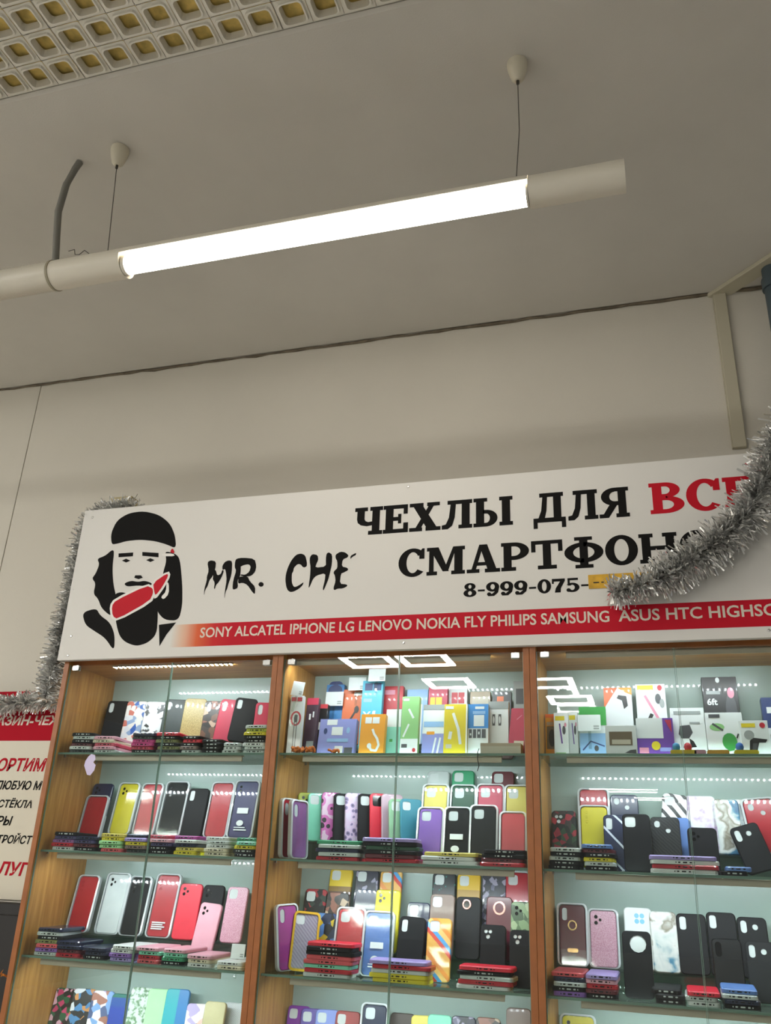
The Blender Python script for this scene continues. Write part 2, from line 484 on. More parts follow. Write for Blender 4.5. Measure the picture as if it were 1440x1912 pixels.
def cabinet(i, label, gap, bars, topbar):
    x0 = i * W
    r = thing('display_cabinet', label, 'cabinet', (x0, 0, 0), group='glass-fronted display cabinets under the sign')
    t = 0.018
    for a in (0.0004, W - t - 0.0004):
        s = MB(); s.box(a, a + t, 0.0022, D, 0, ZT + 0.018, M_wood); p = s.build('side_panel', r)
        s = MB(); s.cbox(a, a + t, 0.0002, 0.0022, 0, ZT + 0.018, M_edge, 0.0006); s.build('edge_band', p)
    s = MB(); s.box(t, W - t, 0.03, D - .012, ZT, ZT + 0.018, M_wood); s.build('top_panel', r)
    s = MB(); s.box(t, W - t, 0.024, 0.03, ZT - .002, ZT + 0.018, M_edge); s.build('top_rail', r)
    s = MB(); s.box(t, W - t, D - 0.0125, D - 0.0005, 0.05, ZT + 0.018, M_back); s.build('back_panel', r)
    s = MB(); s.box(t, W - t, 0.03, D - .0125, 0.6, 0.618, M_wood); s.build('bottom_panel', r)
    for k, z in enumerate(SHELF):
        s = MB(); s.box(t + .001, W - t - .001, 0.0265, D - .0135, z - .006, z, M_shelf)
        g = s.build('glass_shelf', r)
        s = MB(); s.box(t + .001, W - t - .001, 0.0255, 0.0265, z - .006, z, M_greenedge); s.build('front_edge', g)
        led_bar(r, bars[k], z - .0065, False)
        for px in (t, W - t - .006):
            for py in (.06, .24):
                s = MB(); s.tube([(px, py, z - .009), (px + .006, py, z - .009)], .0025, M_chrome, 8); s.build('shelf_peg', r)
    led_bar(r, topbar, ZT - .0005, i == 0)
    for a, b, hx in ((t + .001, gap - .001, t + .012), (gap + .001, W - t - .001, W - t - .036)):
        s = MB(); s.box(a, b, 0.008, 0.013, 0.06, ZT - .004, M_door)
        g = s.build('glass_door', r)
        for q in (a, b - .0012):
            s = MB(); s.box(q - .0001, q + .0013, 0.0078, 0.0132, 0.06, ZT - .004, M_greenedge); s.build('ground_edge', g)
        for z in (ZT - .022, 0.08):
            s = MB(); s.cbox(hx, hx + .026, 0.004, 0.008, z, z + .017, M_chrome, .002)
            s.cbox(hx, hx + .026, 0.013, 0.018, z, z + .017, M_chrome, .002)
            s.tube([(hx + .013, .0155, z + .006), (hx + .013, .0155, z + .020)], .0035, M_chrome, 8)
            s.build('hinge', g)
    return r


def diode(s, x, y0, y1, z0, z1):
    # white housing, the lens faces to the rear and below shine
    a, b = x - .003, x + .003
    v = [(p, q, z) for p in (a, b) for q in (y0, y1) for z in (z0, z1)]
    s.add(v, [(0, 1, 3, 2), (4, 6, 7, 5), (0, 4, 5, 1), (1, 5, 7, 3)], M_alu)
    s.add(v, [(2, 3, 7, 6), (0, 2, 6, 4)], M_led)


def led_bar(r, span, ztop, down):
    a, b = span
    s = MB()
    if not down:
        s.cbox(a, b, 0.040, 0.0445, ztop - .017, ztop, M_alu, .0008)
    s.box(a, b, 0.0445, 0.0565, ztop - .002, ztop, M_alu)
    p = s.build('light_bar', r)
    s = MB()
    n = int((b - a) / 0.0165)
    for k in range(n):
        x = a + (k + .5) * (b - a) / n
        if down:
            diode(s, x, .046, .052, ztop - .0042, ztop - .002)
        if down:
            diode(s, x, .0565, .0625, ztop - .0050, ztop - .0005)
        else:
            diode(s, x, .0445, .0535, ztop - .0105, ztop - .0065)
    q = s.build('diodes', p); q['kind'] = 'stuff'


cabinet(0, 'left glass-door display cabinet, its side panel by the wall poster', 0.405,
        ((.147, .67), (.071, .668), (.077, .671), (.077, .671)), (.155, .60))
cabinet(1, 'middle glass-door display cabinet with boxed accessories on its top shelf', 1.171 - W,
        ((.09, .69), (.10, .72), (.10, .69), (.10, .69)), (.03, .66))
cabinet(2, 'right glass-door display cabinet, cut off by the frame edge', 0.395,
        ((.09, .70), (.10, .70), (.10, .70), (.10, .70)), (.10, .66))

# clear risers carrying the rear rows
RIS = [('left cabinet top shelf', 0.03, .745, .186, SHELF[0], .050), ('left cabinet second shelf', 0.03, .745, .1985, SHELF[1], .050),
       ('left cabinet third shelf', 0.03, .745, .1985, SHELF[2], .050), ('left cabinet bottom shelf', 0.03, .745, .19, SHELF[3], .050),
       ('middle cabinet second shelf, left part', .83, 1.24, .166, SHELF[1], .050), ('middle cabinet second shelf, upper right step', 1.25, 1.535, .212, SHELF[1], .098),
       ('middle cabinet second shelf, lower right step', 1.25, 1.535, .158, SHELF[1], .053), ('middle cabinet third shelf, upper step', .83, 1.535, .2125, SHELF[2], .098),
       ('middle cabinet third shelf, lower step', .83, 1.535, .158, SHELF[2], .053), ('middle cabinet bottom shelf', .83, 1.535, .158, SHELF[3], .050),
       ('right cabinet second shelf', 1.60, 2.30, .1985, SHELF[1], .050), ('right cabinet third shelf', 1.60, 2.30, .1985, SHELF[2], .050),
       ('right cabinet bottom shelf', 1.60, 2.30, .19, SHELF[3], .050),
       ('middle cabinet top shelf', .83, 1.535, .2, SHELF[0], .028), ('right cabinet top shelf', 1.60, 2.30, .198, SHELF[0], .038)]
for nm, x0, x1, y, z, h in RIS:
    y1 = .210 if 'lower' in nm else .277
    m = MB()
    m.box(x0, x1, y, y1, h - .002, h, M_acryl)
    m.box(x0, x1, y, y + .002, 0, h - .002, M_acryl)
    m.box(x0, x1, y1 - .002, y1, 0, h - .002, M_acryl)
    o = m.build('display_riser', None, (0, 0, z + .0003))
    tag(o, 'clear acrylic riser under rear row, ' + nm, 'display stand')

# ------------------------------------------------------------------ sign
SY = -0.020
sg = thing('sign_board', 'long white shop sign with red band, black and red lettering above cabinets', 'sign', (0, 0, 0))
m = MB(); m.cbox(-0.017, 2.36, SY, 0.0, 2.143, 2.690, M_board, .0015); m.build('board', sg)


def band_mat():
    m, nt, b = new_mat('band_print')
    N, L = nt.nodes.new, nt.links.new
    tc = N('ShaderNodeTexCoord'); sx = N('ShaderNodeSeparateXYZ')
    mr = N('ShaderNodeMapRange'); mr.inputs[1].default_value = 0.405; mr.inputs[2].default_value = 0.62
    rp = N('ShaderNodeValToRGB')
    e = rp.color_ramp.elements
    e[0].color = hexc('dcdad2'); e[1].color = hexc('bb1026')
    for p, c in ((.18, 'e0bba2'), (.42, 'd9673f'), (.7, 'c62a2c')):
        q = e.new(p); q.color = hexc(c)
    L(tc.outputs['Object'], sx.inputs[0]); L(sx.outputs[0], mr.inputs[0]); L(mr.outputs[0], rp.inputs[0])
    L(rp.outputs[0], b.inputs['Base Color'])
    b.inputs['Roughness'].default_value = 0.6
    b.inputs['Specular IOR Level'].default_value = 0.2
    return m


m = MB(); m.flat([(.405, 2.174), (2.3595, 2.174), (2.3595, 2.249), (.405, 2.249)], SY, band_mat()); m.build('red_band', sg)
m = MB()
put_text(m, 'SONY ALCATEL IPHONE LG LENOVO NOKIA FLY PHILIPS SAMSUNG', .508, 1.790, 2.202, 2.236, SY - .0006, M_bandtext, .017)
m.build('band_lettering', sg)
m = MB()
put_text(m, 'ASUS HTC HIGHSCREEN', 1.815, 2.338, 2.202, 2.236, SY - .0006, M_bandtext, .018)
m.build('band_lettering', sg)


def R(a, b, c, d): return [(a, b), (c, b), (c, d), (a, d)]


def ring(cx, cy, rx, ry, ix, iy, a0=0, a1=360, n=18):
    o = []
    for i in range(n):
        p, q = (math.radians(a0 + (a1 - a0) * k / n) for k in (i, i + 1))
        o.append([(cx + rx * math.cos(p), cy + ry * math.sin(p)), (cx + rx * math.cos(q), cy + ry * math.sin(q)),
                  (cx + ix * math.cos(q), cy + iy * math.sin(q)), (cx + ix * math.cos(p), cy + iy * math.sin(p))])
    return o


SLAB = {
    'Ч': (.98, [R(0, .86, .44, 1), R(.08, .56, .34, 1), [(.08, .57), (.34, .57), (.38, .5), (.47, .46), (.62, .48), (.62, .34), (.42, .31), (.22, .36), (.11, .45)], R(.60, 0, .86, 1), R(.52, .86, .96, 1), R(.48, 0, .96, .14)]),
    'Е': (.88, [R(.08, 0, .34, 1), R(0, .86, .8, 1), R(0, 0, .8, .14), R(.68, .66, .82, 1), R(.68, 0, .84, .35), R(.3, .43, .58, .57), R(.5, .33, .61, .67)]),
    'Х': (1.05, [[(.06, 1), (.38, 1), (.97, 0), (.63, 0)], [(.7, 1), (.87, 1), (.33, 0), (.14, 0)], R(0, .87, .46, 1), R(.58, .87, 1.0, 1), R(0, 0, .43, .13), R(.54, 0, 1.03, .13)]),
    'Л': (1.04, [R(.66, 0, .92, 1), R(.2, .86, 1.0, 1), [(.31, .95), (.48, .95), (.44, .4), (.36, .12), (.22, 0), (.02, 0), (.02, .14), (.15, .17), (.25, .4)], R(.56, 0, 1.0, .13)]),
    'Ы': (1.28, [R(.08, 0, .34, 1), R(0, .87, .44, 1), R(0, 0, .42, .13)] + ring(.4, .29, .36, .29, .12, .16, -90, 90) + [R(.3, .45, .42, .58), R(.3, 0, .42, .13), R(.9, 0, 1.16, 1), R(.82, .87, 1.24, 1), R(.82, 0, 1.24, .13)]),
    'Д': (1.14, [R(.68, .1, .94, 1), R(.22, .86, 1.02, 1), [(.33, .95), (.49, .95), (.45, .4), (.38, .12), (.16, .12), (.27, .4)], R(0, 0, 1.08, .15), R(0, -.2, .14, .1), R(.94, -.2, 1.08, .1)]),
    'Я': (1.02, [R(.62, 0, .88, 1), R(.5, .87, .97, 1), R(.54, 0, .97, .13)] + ring(.52, .70, .44, .30, .17, .16, 90, 270) + [R(.5, .87, .66, 1), R(.5, .40, .66, .54), [(.36, .46), (.62, .46), (.30, 0), (0, 0), (0, .13), (.14, .13)]]),
    'В': (.98, [R(.08, 0, .34, 1), R(0, .87, .42, 1), R(0, 0, .42, .13)] + ring(.42, .745, .41, .255, .14, .125, -90, 90) + ring(.42, .275, .5, .275, .22, .145, -90, 90) + [R(.3, .87, .44, 1), R(.3, .42, .44, .62), R(.3, 0, .44, .13)]),
    'С': (.98, ring(.5, .5, .5, .52, .22, .38, 38, 318, 26) + [[(.72, .62), (.9, .62), (.9, 1), (.82, 1), (.72, .86)]]),
    'М': (1.36, [R(.08, 0, .24, 1), R(.94, 0, 1.22, 1), [(.08, 1), (.4, 1), (.76, .12), (.55, .12)], [(.9, 1), (1.02, 1), (.73, .12), (.57, .12)], R(0, .87, .36, 1), R(.9, .87, 1.3, 1), R(0, 0, .36, .13), R(.84, 0, 1.3, .13)]),
    'А': (1.14, [[(.42, 1), (.68, 1), (1.02, 0), (.72, 0)], [(.42, 1), (.56, 1), (.27, 0), (.12, 0)], R(.26, .25, .8, .37), R(0, 0, .42, .13), R(.6, 0, 1.1, .13)]),
    'Р': (.98, [R(.08, 0, .34, 1), R(0, .87, .42, 1), R(0, 0, .48, .13)] + ring(.42, .69, .49, .31, .21, .17, -90, 90) + [R(.3, .86, .44, 1), R(.3, .38, .44, .52)]),
    'Т': (1.04, [R(.37, 0, .63, 1), R(0, .87, 1, 1), R(0, .6, .14, 1), R(.86, .6, 1, 1), R(.2, 0, .8, .13)]),
    'Ф': (1.28, [R(.49, -.03, .75, 1.03)] + ring(.62, .5, .61, .35, .33, .21, 0, 360, 28) + [R(.34, .92, .9, 1.04), R(.34, -.04, .9, .08)]),
    'О': (1.04, ring(.5, .5, .5, .52, .22, .38, 0, 360, 30)),
    'Н': (1.2, [R(.08, 0, .34, 1), R(.8, 0, 1.06, 1), R(.3, .43, .84, .57), R(0, .87, .43, 1), R(.71, .87, 1.14, 1), R(0, 0, .43, .13), R(.71, 0, 1.14, .13)]),
    '8': (.78, ring(.36, .75, .32, .27, .09, .14, 0, 360, 20) + ring(.36, .27, .37, .29, .11, .15, 0, 360, 20)),
    '9': (.78, ring(.36, .66, .37, .36, .12, .2, 0, 360, 20) + [[(.5, .5), (.73, .62), (.66, .22), (.44, -.02), (.1, -.02), (.1, .15), (.32, .14), (.46, .28)], ell(.16, .13, .12, .13)]),
    '0': (.78, ring(.36, .5, .37, .52, .13, .36, 0, 360, 22)),
    '7': (.76, [R(0, .80, .7, 1), [(.46, .84), (.7, .84), (.47, .3), (.45, 0), (.14, 0), (.19, .3)], R(0, .64, .1, 1)]),
    '5': (.76, [R(.08, .84, .64, 1), R(.08, .46, .2, 1)] + ring(.32, .32, .38, .34, .13, .19, -150, 140) + [ell(.12, .14, .12, .13)]),
    '-': (.5, [R(.03, .36, .42, .5)]), ' ': (.45, []),
}


def slab(name, body, x0, x1, z0, z1, mat):
    tot = sum(SLAB[c][0] for c in body)
    sx, sz = (x1 - x0) / tot, z1 - z0
    m = MB(); x = x0
    for i, c in enumerate(body):
        w, polys = SLAB[c]
        for k, p in enumerate(polys):
            m.flat([(x + a * sx, z0 + b * sz) for a, b in p], SY - .0002 - .00002 * (k % 7), mat)
        x += w * sx
    return m.build(name, sg)


slab('lettering', 'ЧЕХЛЫ', 1.014, 1.528, 2.518, 2.614, M_black)
slab('lettering', 'ДЛЯ', 1.586, 1.872, 2.518, 2.614, M_black)
o = slab('lettering', 'ВСЕХ', 1.926, 2.33, 2.520, 2.618, M_red); tag(o, 'red lettering')
slab('lettering', 'СМАРТФОНО', 1.166, 2.092, 2.370, 2.460, M_black)
slab('lettering', '8-999-075-', 1.372, 1.742, 2.296, 2.338, M_black)
def soft(p, n=2):
    for _ in range(n):
        q = []
        for (a, b), (c, d) in zip(p, p[1:] + p[:1]):
            q += [(a * .78 + c * .22, b * .78 + d * .22), (a * .22 + c * .78, b * .22 + d * .78)]
        p = q
    return p


for ch, polys in SIGN_PRINT['MR'].items():
    m = MB()
    for k, p in enumerate(polys):
        m.flat(soft(p, 1), SY - .0002 - .00003 * k, M_black)
    m.build('brush_letter', sg)
m = MB()
for k, p in enumerate(SIGN_PRINT['BL']): m.flat(soft(p) if len(p) > 5 else p, SY - .0001 - .00002 * k, M_black)
po = m.build('stencil_portrait', sg); tag(po, 'black stencil print of a bearded person in a cap')
m = MB()
for k, p in enumerate(SIGN_PRINT['WH']): m.flat(soft(p, 1), SY - .0005 - .0001 * k, M_white)
m.build('white_outline', po)
for k, p in enumerate(SIGN_PRINT['RE']):
    m = MB(); m.flat(soft(p, 1), SY - .0010 - .0001 * k, M_red)
    tag(m.build('red_handset', po), 'printed red telephone handset')
for x, z in ((.022, 2.225), (.023, 2.159), (1.19, 2.163), (2.2, 2.163), (.02, 2.66), (1.19, 2.675)):
    m = MB(); m.loft([[(x + a, SY - h, z + b) for a, b in ell(0, 0, r, r, 10)] for h, r in ((0, .0045), (.0015, .004), (.0022, .002))], M_chrome); m.build('screw', sg)
# yellow strip stuck over the end of the phone number
m = MB(); m.cbox(1.738, 1.915, SY - .0022, SY - .0012, 2.302, 2.344, plain('yellow_paper', 'd2a32a', .6, vary=.25, vscale=30), .0005)
m.box(1.752, 1.768, SY - .0026, SY - .0022, 2.318, 2.3215, M_dark); m.box(1.774, 1.781, SY - .0026, SY - .0022, 2.318, 2.3215, M_dark)
m.box(1.79, 1.80, SY - .0026, SY - .0022, 2.319, 2.3225, M_dark)
tag(m.build('paper_strip'), 'yellow paper strip taped over the phone number under the tinsel', 'sticker')
m = MB(); m.cbox(.004, .098, .08, .125, 2.1535, 2.783, plain('pale_block', 'b9ac84', .7), .003)
m.cbox(.02, .08, .075, .08, 2.69, 2.72, M_dark, .001)
tag(m.build('wooden_post'), 'pale wooden post end rising behind the sign top left corner', 'post')

# ------------------------------------------------------------------ poster and dark panel on the left
ps = thing('poster', 'white wall poster with red header behind left cabinet', 'poster', (0, 0, 0))
m = MB(); m.cbox(-1.15, -0.10, .312, WY - .0005, 1.392, 2.113, plain('poster_sheet', 'd2ccb9', .5), .001); m.build('sheet', ps)
m = MB(); m.flat([(-1.149, 1.928), (-.101, 1.928), (-.101, 2.112), (-1.149, 2.112)], .312, plain('poster_red', 'ab1426', .8, spec=.15)); m.build('red_header', ps)
PRED = plain('poster_letter_red', 'aa1626', .8, spec=.15)
PY = .3113
for body, x0, x1, z0, z1, mt, sh, bo in (('МАГАЗИН-ЧЕХ', -.605, -.215, 1.984, 2.020, M_bandtext, .2, .03), ('СОРТИМ', -.492, -.236, 1.818, 1.866, PRED, .2, .03),
                                     ('ЛЮБУЮ М', -.436, -.238, 1.754, 1.786, M_black, .2, .028), ('СТЁКЛА', -.412, -.258, 1.692, 1.7265, M_black, .2, .028),
                                     ('РЫ', -.400, -.335, 1.632, 1.664, M_black, .2, .028), ('СТРОЙСТ', -.412, -.236, 1.572, 1.608, M_black, .2, .028),
                                     ('СЛУГИ', -.405, -.180, 1.468, 1.514, PRED, .2, .03)):
    m = MB(); put_text(m, body, x0, x1, z0, z1, PY, mt, bo, sh); m.build('lettering', ps)
bp = thing('dark_panel', 'black panel against the wall below the poster at lower left', 'panel', (-.62, .26, .0))
m = MB(); m.cbox(-.4, .5, 0, .05, 0, 1.386, M_dark, .006); m.build('body', bp)
m = MB(); m.cbox(-.38, .48, -.006, 0, .2, 1.35, M_dark, .004); m.build('front_cover', bp)
og = MB(); OM = plain('orange_petal', 'c87a22', .5)
for k in range(7):
    a = k * .9
    og.loft([[(-.115 + .016 * math.cos(a) * t + .006 * s * (1 - t) * math.sin(a), .12 - .004 * k, 1.19 + .020 * math.sin(a) * t + .006 * s * (1 - t) * math.cos(a)) for s in (-1, 1)] +
             [(-.115 + .016 * math.cos(a) * t + .006 * s * (1 - t) * math.sin(a), .1185 - .004 * k, 1.19 + .020 * math.sin(a) * t + .006 * s * (1 - t) * math.cos(a)) for s in (1, -1)] for t in (.1, .6, .99)], OM)
og.tube([(-.115, .13, 1.19), (-.115, .19, 1.17), (-.115, .2565, 1.16)], .003, OM)
tag(og.build('paper_flower'), 'orange petalled ornament at the lower left frame edge', 'ornament')

# ------------------------------------------------------------------ hanging lamp
LX, LY, LZ = .58, -.81, 3.058
RL = .042
lp = thing('hanging_tube_lamp', 'long white tube lamp hanging on two wires below the ceiling', 'lamp', (0, LY, LZ))


def cyl(m, x0, x1, r, mat, n=28, a0=0, a1=360, ri=None):
    """tube (or open trough) along X"""
    ks = [math.radians(a0 + (a1 - a0) * k / n) for k in range(n + (0 if a1 - a0 == 360 else 1))]
    if ri is None:
        m.loft([[(x, r * math.cos(t), r * math.sin(t)) for t in ks] for x in (x0, x1)], mat, True, True, True)
    else:
        prof = [(r * math.cos(t), r * math.sin(t)) for t in ks] + [(ri * math.cos(t), ri * math.sin(t)) for t in reversed(ks)]
        m.loft([[(x, a, b) for a, b in prof] for x in (x0, x1)], mat, True, True, False)


m = MB(); cyl(m, .352, LX, RL, M_plast); m.build('end_tube', lp)
m = MB(); cyl(m, 1.692, 1.916, RL * .93, M_plast); m.build('end_tube', lp)
m = MB(); cyl(m, LX, 1.692, RL, M_plast, 18, 8, 172, RL - .002); m.build('trough', lp)
m = MB()
cyl(m, .345, .352, RL + .002, plain('joint_ring', '8d8670', .5)); m.build('joint_ring', lp)
m = MB()
loops = []
x = -.75
while x < .343:
    for r in (RL, RL - .0035):
        loops.append([(x, r * math.cos(t), r * math.sin(t)) for t in (2 * math.pi * k / 22 for k in range(22))]); x += .0055
m.loft(loops, M_plast, True, True, True); m.build('corrugated_hose', lp)
m = MB(); cyl(m, LX + .012, 1.686, .0255, M_tube, 24)
t = m.build('light_tube', lp, (0, -.006, -.014))
m = MB(); cyl(m, LX + .002, LX + .012, .027, M_plast); m.build('socket', lp, (0, -.006, -.014))
m = MB(); cyl(m, 1.686, 1.691, .027, M_plast); m.build('socket', lp, (0, -.006, -.014))
for x, xt in ((.511, .481), (1.661, 1.672)):
    m = MB()
    m.loft([[(xt + a, LY + b, z) for a, b in ell(0, 0, r, r, 18)] for z, r in ((ZC - .001, .027), (ZC - .012, .027), (ZC - .03, .024), (ZC - .055, .017), (ZC - .064, .008))], M_cup, True, True, True)
    c = m.build('ceiling_cup'); c.parent = lp; c.matrix_parent_inverse = Matrix.Translation((0, -LY, -LZ))
    m = MB(); m.tube([(xt, LY, ZC - .064), (xt, LY, ZC - .075)], .004, M_wire)
    mid = ((x + xt) / 2 + (.006 if xt > 1 else 0), LY, (ZC - .07 + LZ + RL) / 2)
    m.tube([(xt, LY, ZC - .07), mid, (x, LY, LZ + RL)], .0012, M_wire, 5)
    m.tube([(x, LY, LZ + RL - .002), (x, LY, LZ + RL + .012)], .005, M_wire)
    c = m.build('suspension_wire'); c.parent = lp; c.matrix_parent_inverse = Matrix.Translation((0, -LY, -LZ))
m = MB()
m.tube([(.331, -.797, 3.498), (.322, -.80, 3.47), (.312, -.81, 3.40), (.306, -.81, 3.30), (.322, -.81, 3.20), (.336, -.81, 3.12), (.337, -.81, LZ + RL + .003)], .0105, M_cable, 10)
tag(m.build('power_cable'), 'thick grey cable from a ceiling hole to the lamp hose', 'cable')
m = MB()
m.tube([(.375, -.81, 3.140), (.395, -.81, 3.142), (.405, -.815, 3.118), (.415, -.81, 3.12), (.43, -.81, 3.132), (.45, -.81, 3.115), (.49, -.81, 3.102)], .0012, M_wire, 5)
tag(m.build('loose_thread'), 'thin loose thread curling above the tube lamp beside the left wire', 'thread')

LAMPS = [(-.15, -5.55), (-.72, -5.55), (-.15, -6.65), (.92, -6.75), (1.05, -7.7), (-2.3, -4.2), (-3.4, -4.2), (-3.4, -3.0), (-4.6, -4.2), (-5.8, -3.0), (-5.8, -4.2), (-4.6, -3.0), (-2.3, -3.0)]
WHERE = ['second row, second from left', 'second row, third from left', 'first row, second from left', 'second row left end', 'second row outermost left', 'first row outermost left', 'first row left end', 'first row, third from left']
# square lamps behind the viewer: mirrored in the doors, then unseen ones added as fill
for k, (x, y) in enumerate(LAMPS):
    r = thing('square_ceiling_lamp', 'square frame ceiling lamp ' + ('mirrored left of centre in middle cabinet door, upper', 'mirrored at the left of the middle cabinet door', 'mirrored in middle cabinet door, lower', 'mirrored beside the right divider, upper', 'mirrored beside the right divider, lower', 'added as unseen fill behind the viewer, ' + WHERE[k - 5])[min(k, 5)], 'lamp', (x, y, 3.44), group='square hall lamps')
    for nm, z0, z1, mt, o_ in (('housing', .012, .063, M_white, .006), ('diffuser', 0, .012, M_ring, 0)):
        m = MB(); a, b = .25 + o_, .19 - o_
        for q in ((-a, a, -a, -b), (-a, a, b, a), (-a, -b, -b, b), (b, a, -b, b)):
            m.box(q[0], q[1], q[2], q[3], z0, z1, mt)
        m.build(nm, r)


for x0, x1, y, lb in ((.55, 1.99, -17.9, 'upper'), (1.46, 2.2, -19.9, 'lower')):
    r = thing('linear_ceiling_lamp', 'long linear ceiling lamp of the hall, mirrored in right cabinet door, ' + lb, 'lamp', (x0, y, 3.40))
    m = MB(); m.cbox(0, x1 - x0, -.035, .035, .012, .06, M_white, .003); m.build('housing', r)
    m = MB(); m.box(0, x1 - x0, -.03, .03, 0, .012, M_ring); m.build('diffuser', r)
    m = MB(); m.tube([(.2, 0, .06), (.2, 0, .103)], .004, M_wire); m.tube([(x1 - x0 - .2, 0, .06), (x1 - x0 - .2, 0, .103)], .004, M_wire); m.build('hanger', r)


# ------------------------------------------------------------------ tinsel
def tinsel(name, label, path, rad, seed):
    rnd = random.Random(seed)
    P = [Vector(p) for p in path]
    # smooth resample
    S = []
    for i in range(len(P) - 1):
        a, b, c, d = P[max(i - 1, 0)], P[i], P[i + 1], P[min(i + 2, len(P) - 1)]
        n = max(2, int((c - b).length / .004))
        for k in range(n):
            t = k / n
            S.append(.5 * ((2 * b) + (c - a) * t + (2 * a - 5 * b + 4 * c - d) * t * t + (3 * b - a - 3 * c + d) * t ** 3))
    S.append(P[-1])
    r = thing(name, label, 'tinsel', tuple(P[0]))
    o = P[0]
    m = MB(); m.tube([p - o for p in S[::6]], .0015, M_wire, 5); m.build('core_thread', r)
    m = MB()
    for i, p in enumerate(S[:-1]):
        t = (S[i + 1] - p).normalized()
        for _ in range(17):
            v = Vector((rnd.gauss(0, 1), rnd.gauss(0, 1), rnd.gauss(0, 1)))
            v -= t * v.dot(t)
            v = (v.normalized() + t * rnd.uniform(-.45, .45)).normalized()
            L = rad * rnd.uniform(.6, 1.2) * (.72 if name == 'tinsel_garland' and i > len(S) * .82 else 1)
            if p.y + v.y * L > -.003 and name != 'tinsel_swag' and p.x > -.02:
                continue
            if name == 'tinsel_garland' and p.y + v.y * L > -.021:
                v.y = -abs(v.y); v.normalize()
            s = v.cross(Vector((rnd.gauss(0, 1), rnd.gauss(0, 1), rnd.gauss(0, 1)))).normalized() * rnd.uniform(.0016, .0032)
            s2 = Quaternion(v, rnd.uniform(-1.6, 1.6)) @ s
            bend = Vector((rnd.gauss(0, .1), rnd.gauss(0, .1), rnd.gauss(0, .1) - .05)) * L
            a = p - o; b = a + v * L * .5; c = a + v * L + bend
            m.add([a - s * .5, a + s * .5, b + s, b - s, c + s2, c - s2], [(0, 1, 2, 3), (3, 2, 4, 5)], M_spark if rnd.random() < .4 else M_foil)
    q = m.build('foil_fringe', r); q['kind'] = 'stuff'
    return r


tinsel('tinsel_garland', 'silver tinsel garland draped across the right end of the sign',
       [(2.36, -.075, 2.82), (2.275, -.075, 2.672), (2.205, -.075, 2.520), (2.14, -.075, 2.440), (2.06, -.075, 2.380), (1.974, -.07, 2.325), (1.886, -.07, 2.292), (1.80, -.07, 2.272)], .060, 3)
tinsel('tinsel_swag', 'silver tinsel hanging down behind the left end of the sign',
       [(.15, .035, 2.706), (.10, .03, 2.712), (.03, .03, 2.70), (-.025, .03, 2.66), (-.04, .03, 2.5), (-.04, .02, 2.342), (-.05, .015, 2.2), (-.054, .01, 2.1), (-.06, .01, 2.02)], .043, 5)
tinsel('tinsel_strand', 'silver tinsel strand lying across the red poster header at left',
       [(-.09, .255, 2.03), (-.16, .265, 2.060), (-.25, .265, 2.066), (-.34, .27, 2.062), (-.43, .27, 2.055), (-.55, .27, 2.06)], .040, 9)

# ------------------------------------------------------------------ phone cases
C = dict(black='0f1012', charcoal='1d1e1f', white='d9dedb', cream='d8d0b4', clear='c3ccc8', pink='e3a9b8', rose='c4455c', coral='d65a60', crimson='c02a48',
         red='b8202f', brightred='d8233a', maroon='5e1420', burgundy='571424', hotpink='cf3b86', magenta='a83a90', mauve='8d5c94', purple='8a62b4', purplevivid='7c2f9c',
         violet='3a3562', violet2='5d4a9a', lavender='a493d0', lavblue='7f8fd0', navy='1e2742', blue='5f84c4', teal='2f7f90', mint='7fd0b0', green='2f9467', forest='1e4c34',
         darkgreen='1f2a28', sage='88b48c', lightgreen='a6e0a0', yellow='dccb22', paleyellow='d8c75c', yellowgreen='a8b020', olive='7d8048', taupe='7d6a60', brown='3a302a',
         brick='9a3a38', greypink='c0a4b0', glossblack='0b0c0f', clearyellow='b5ad82')
KEYMAT = {}


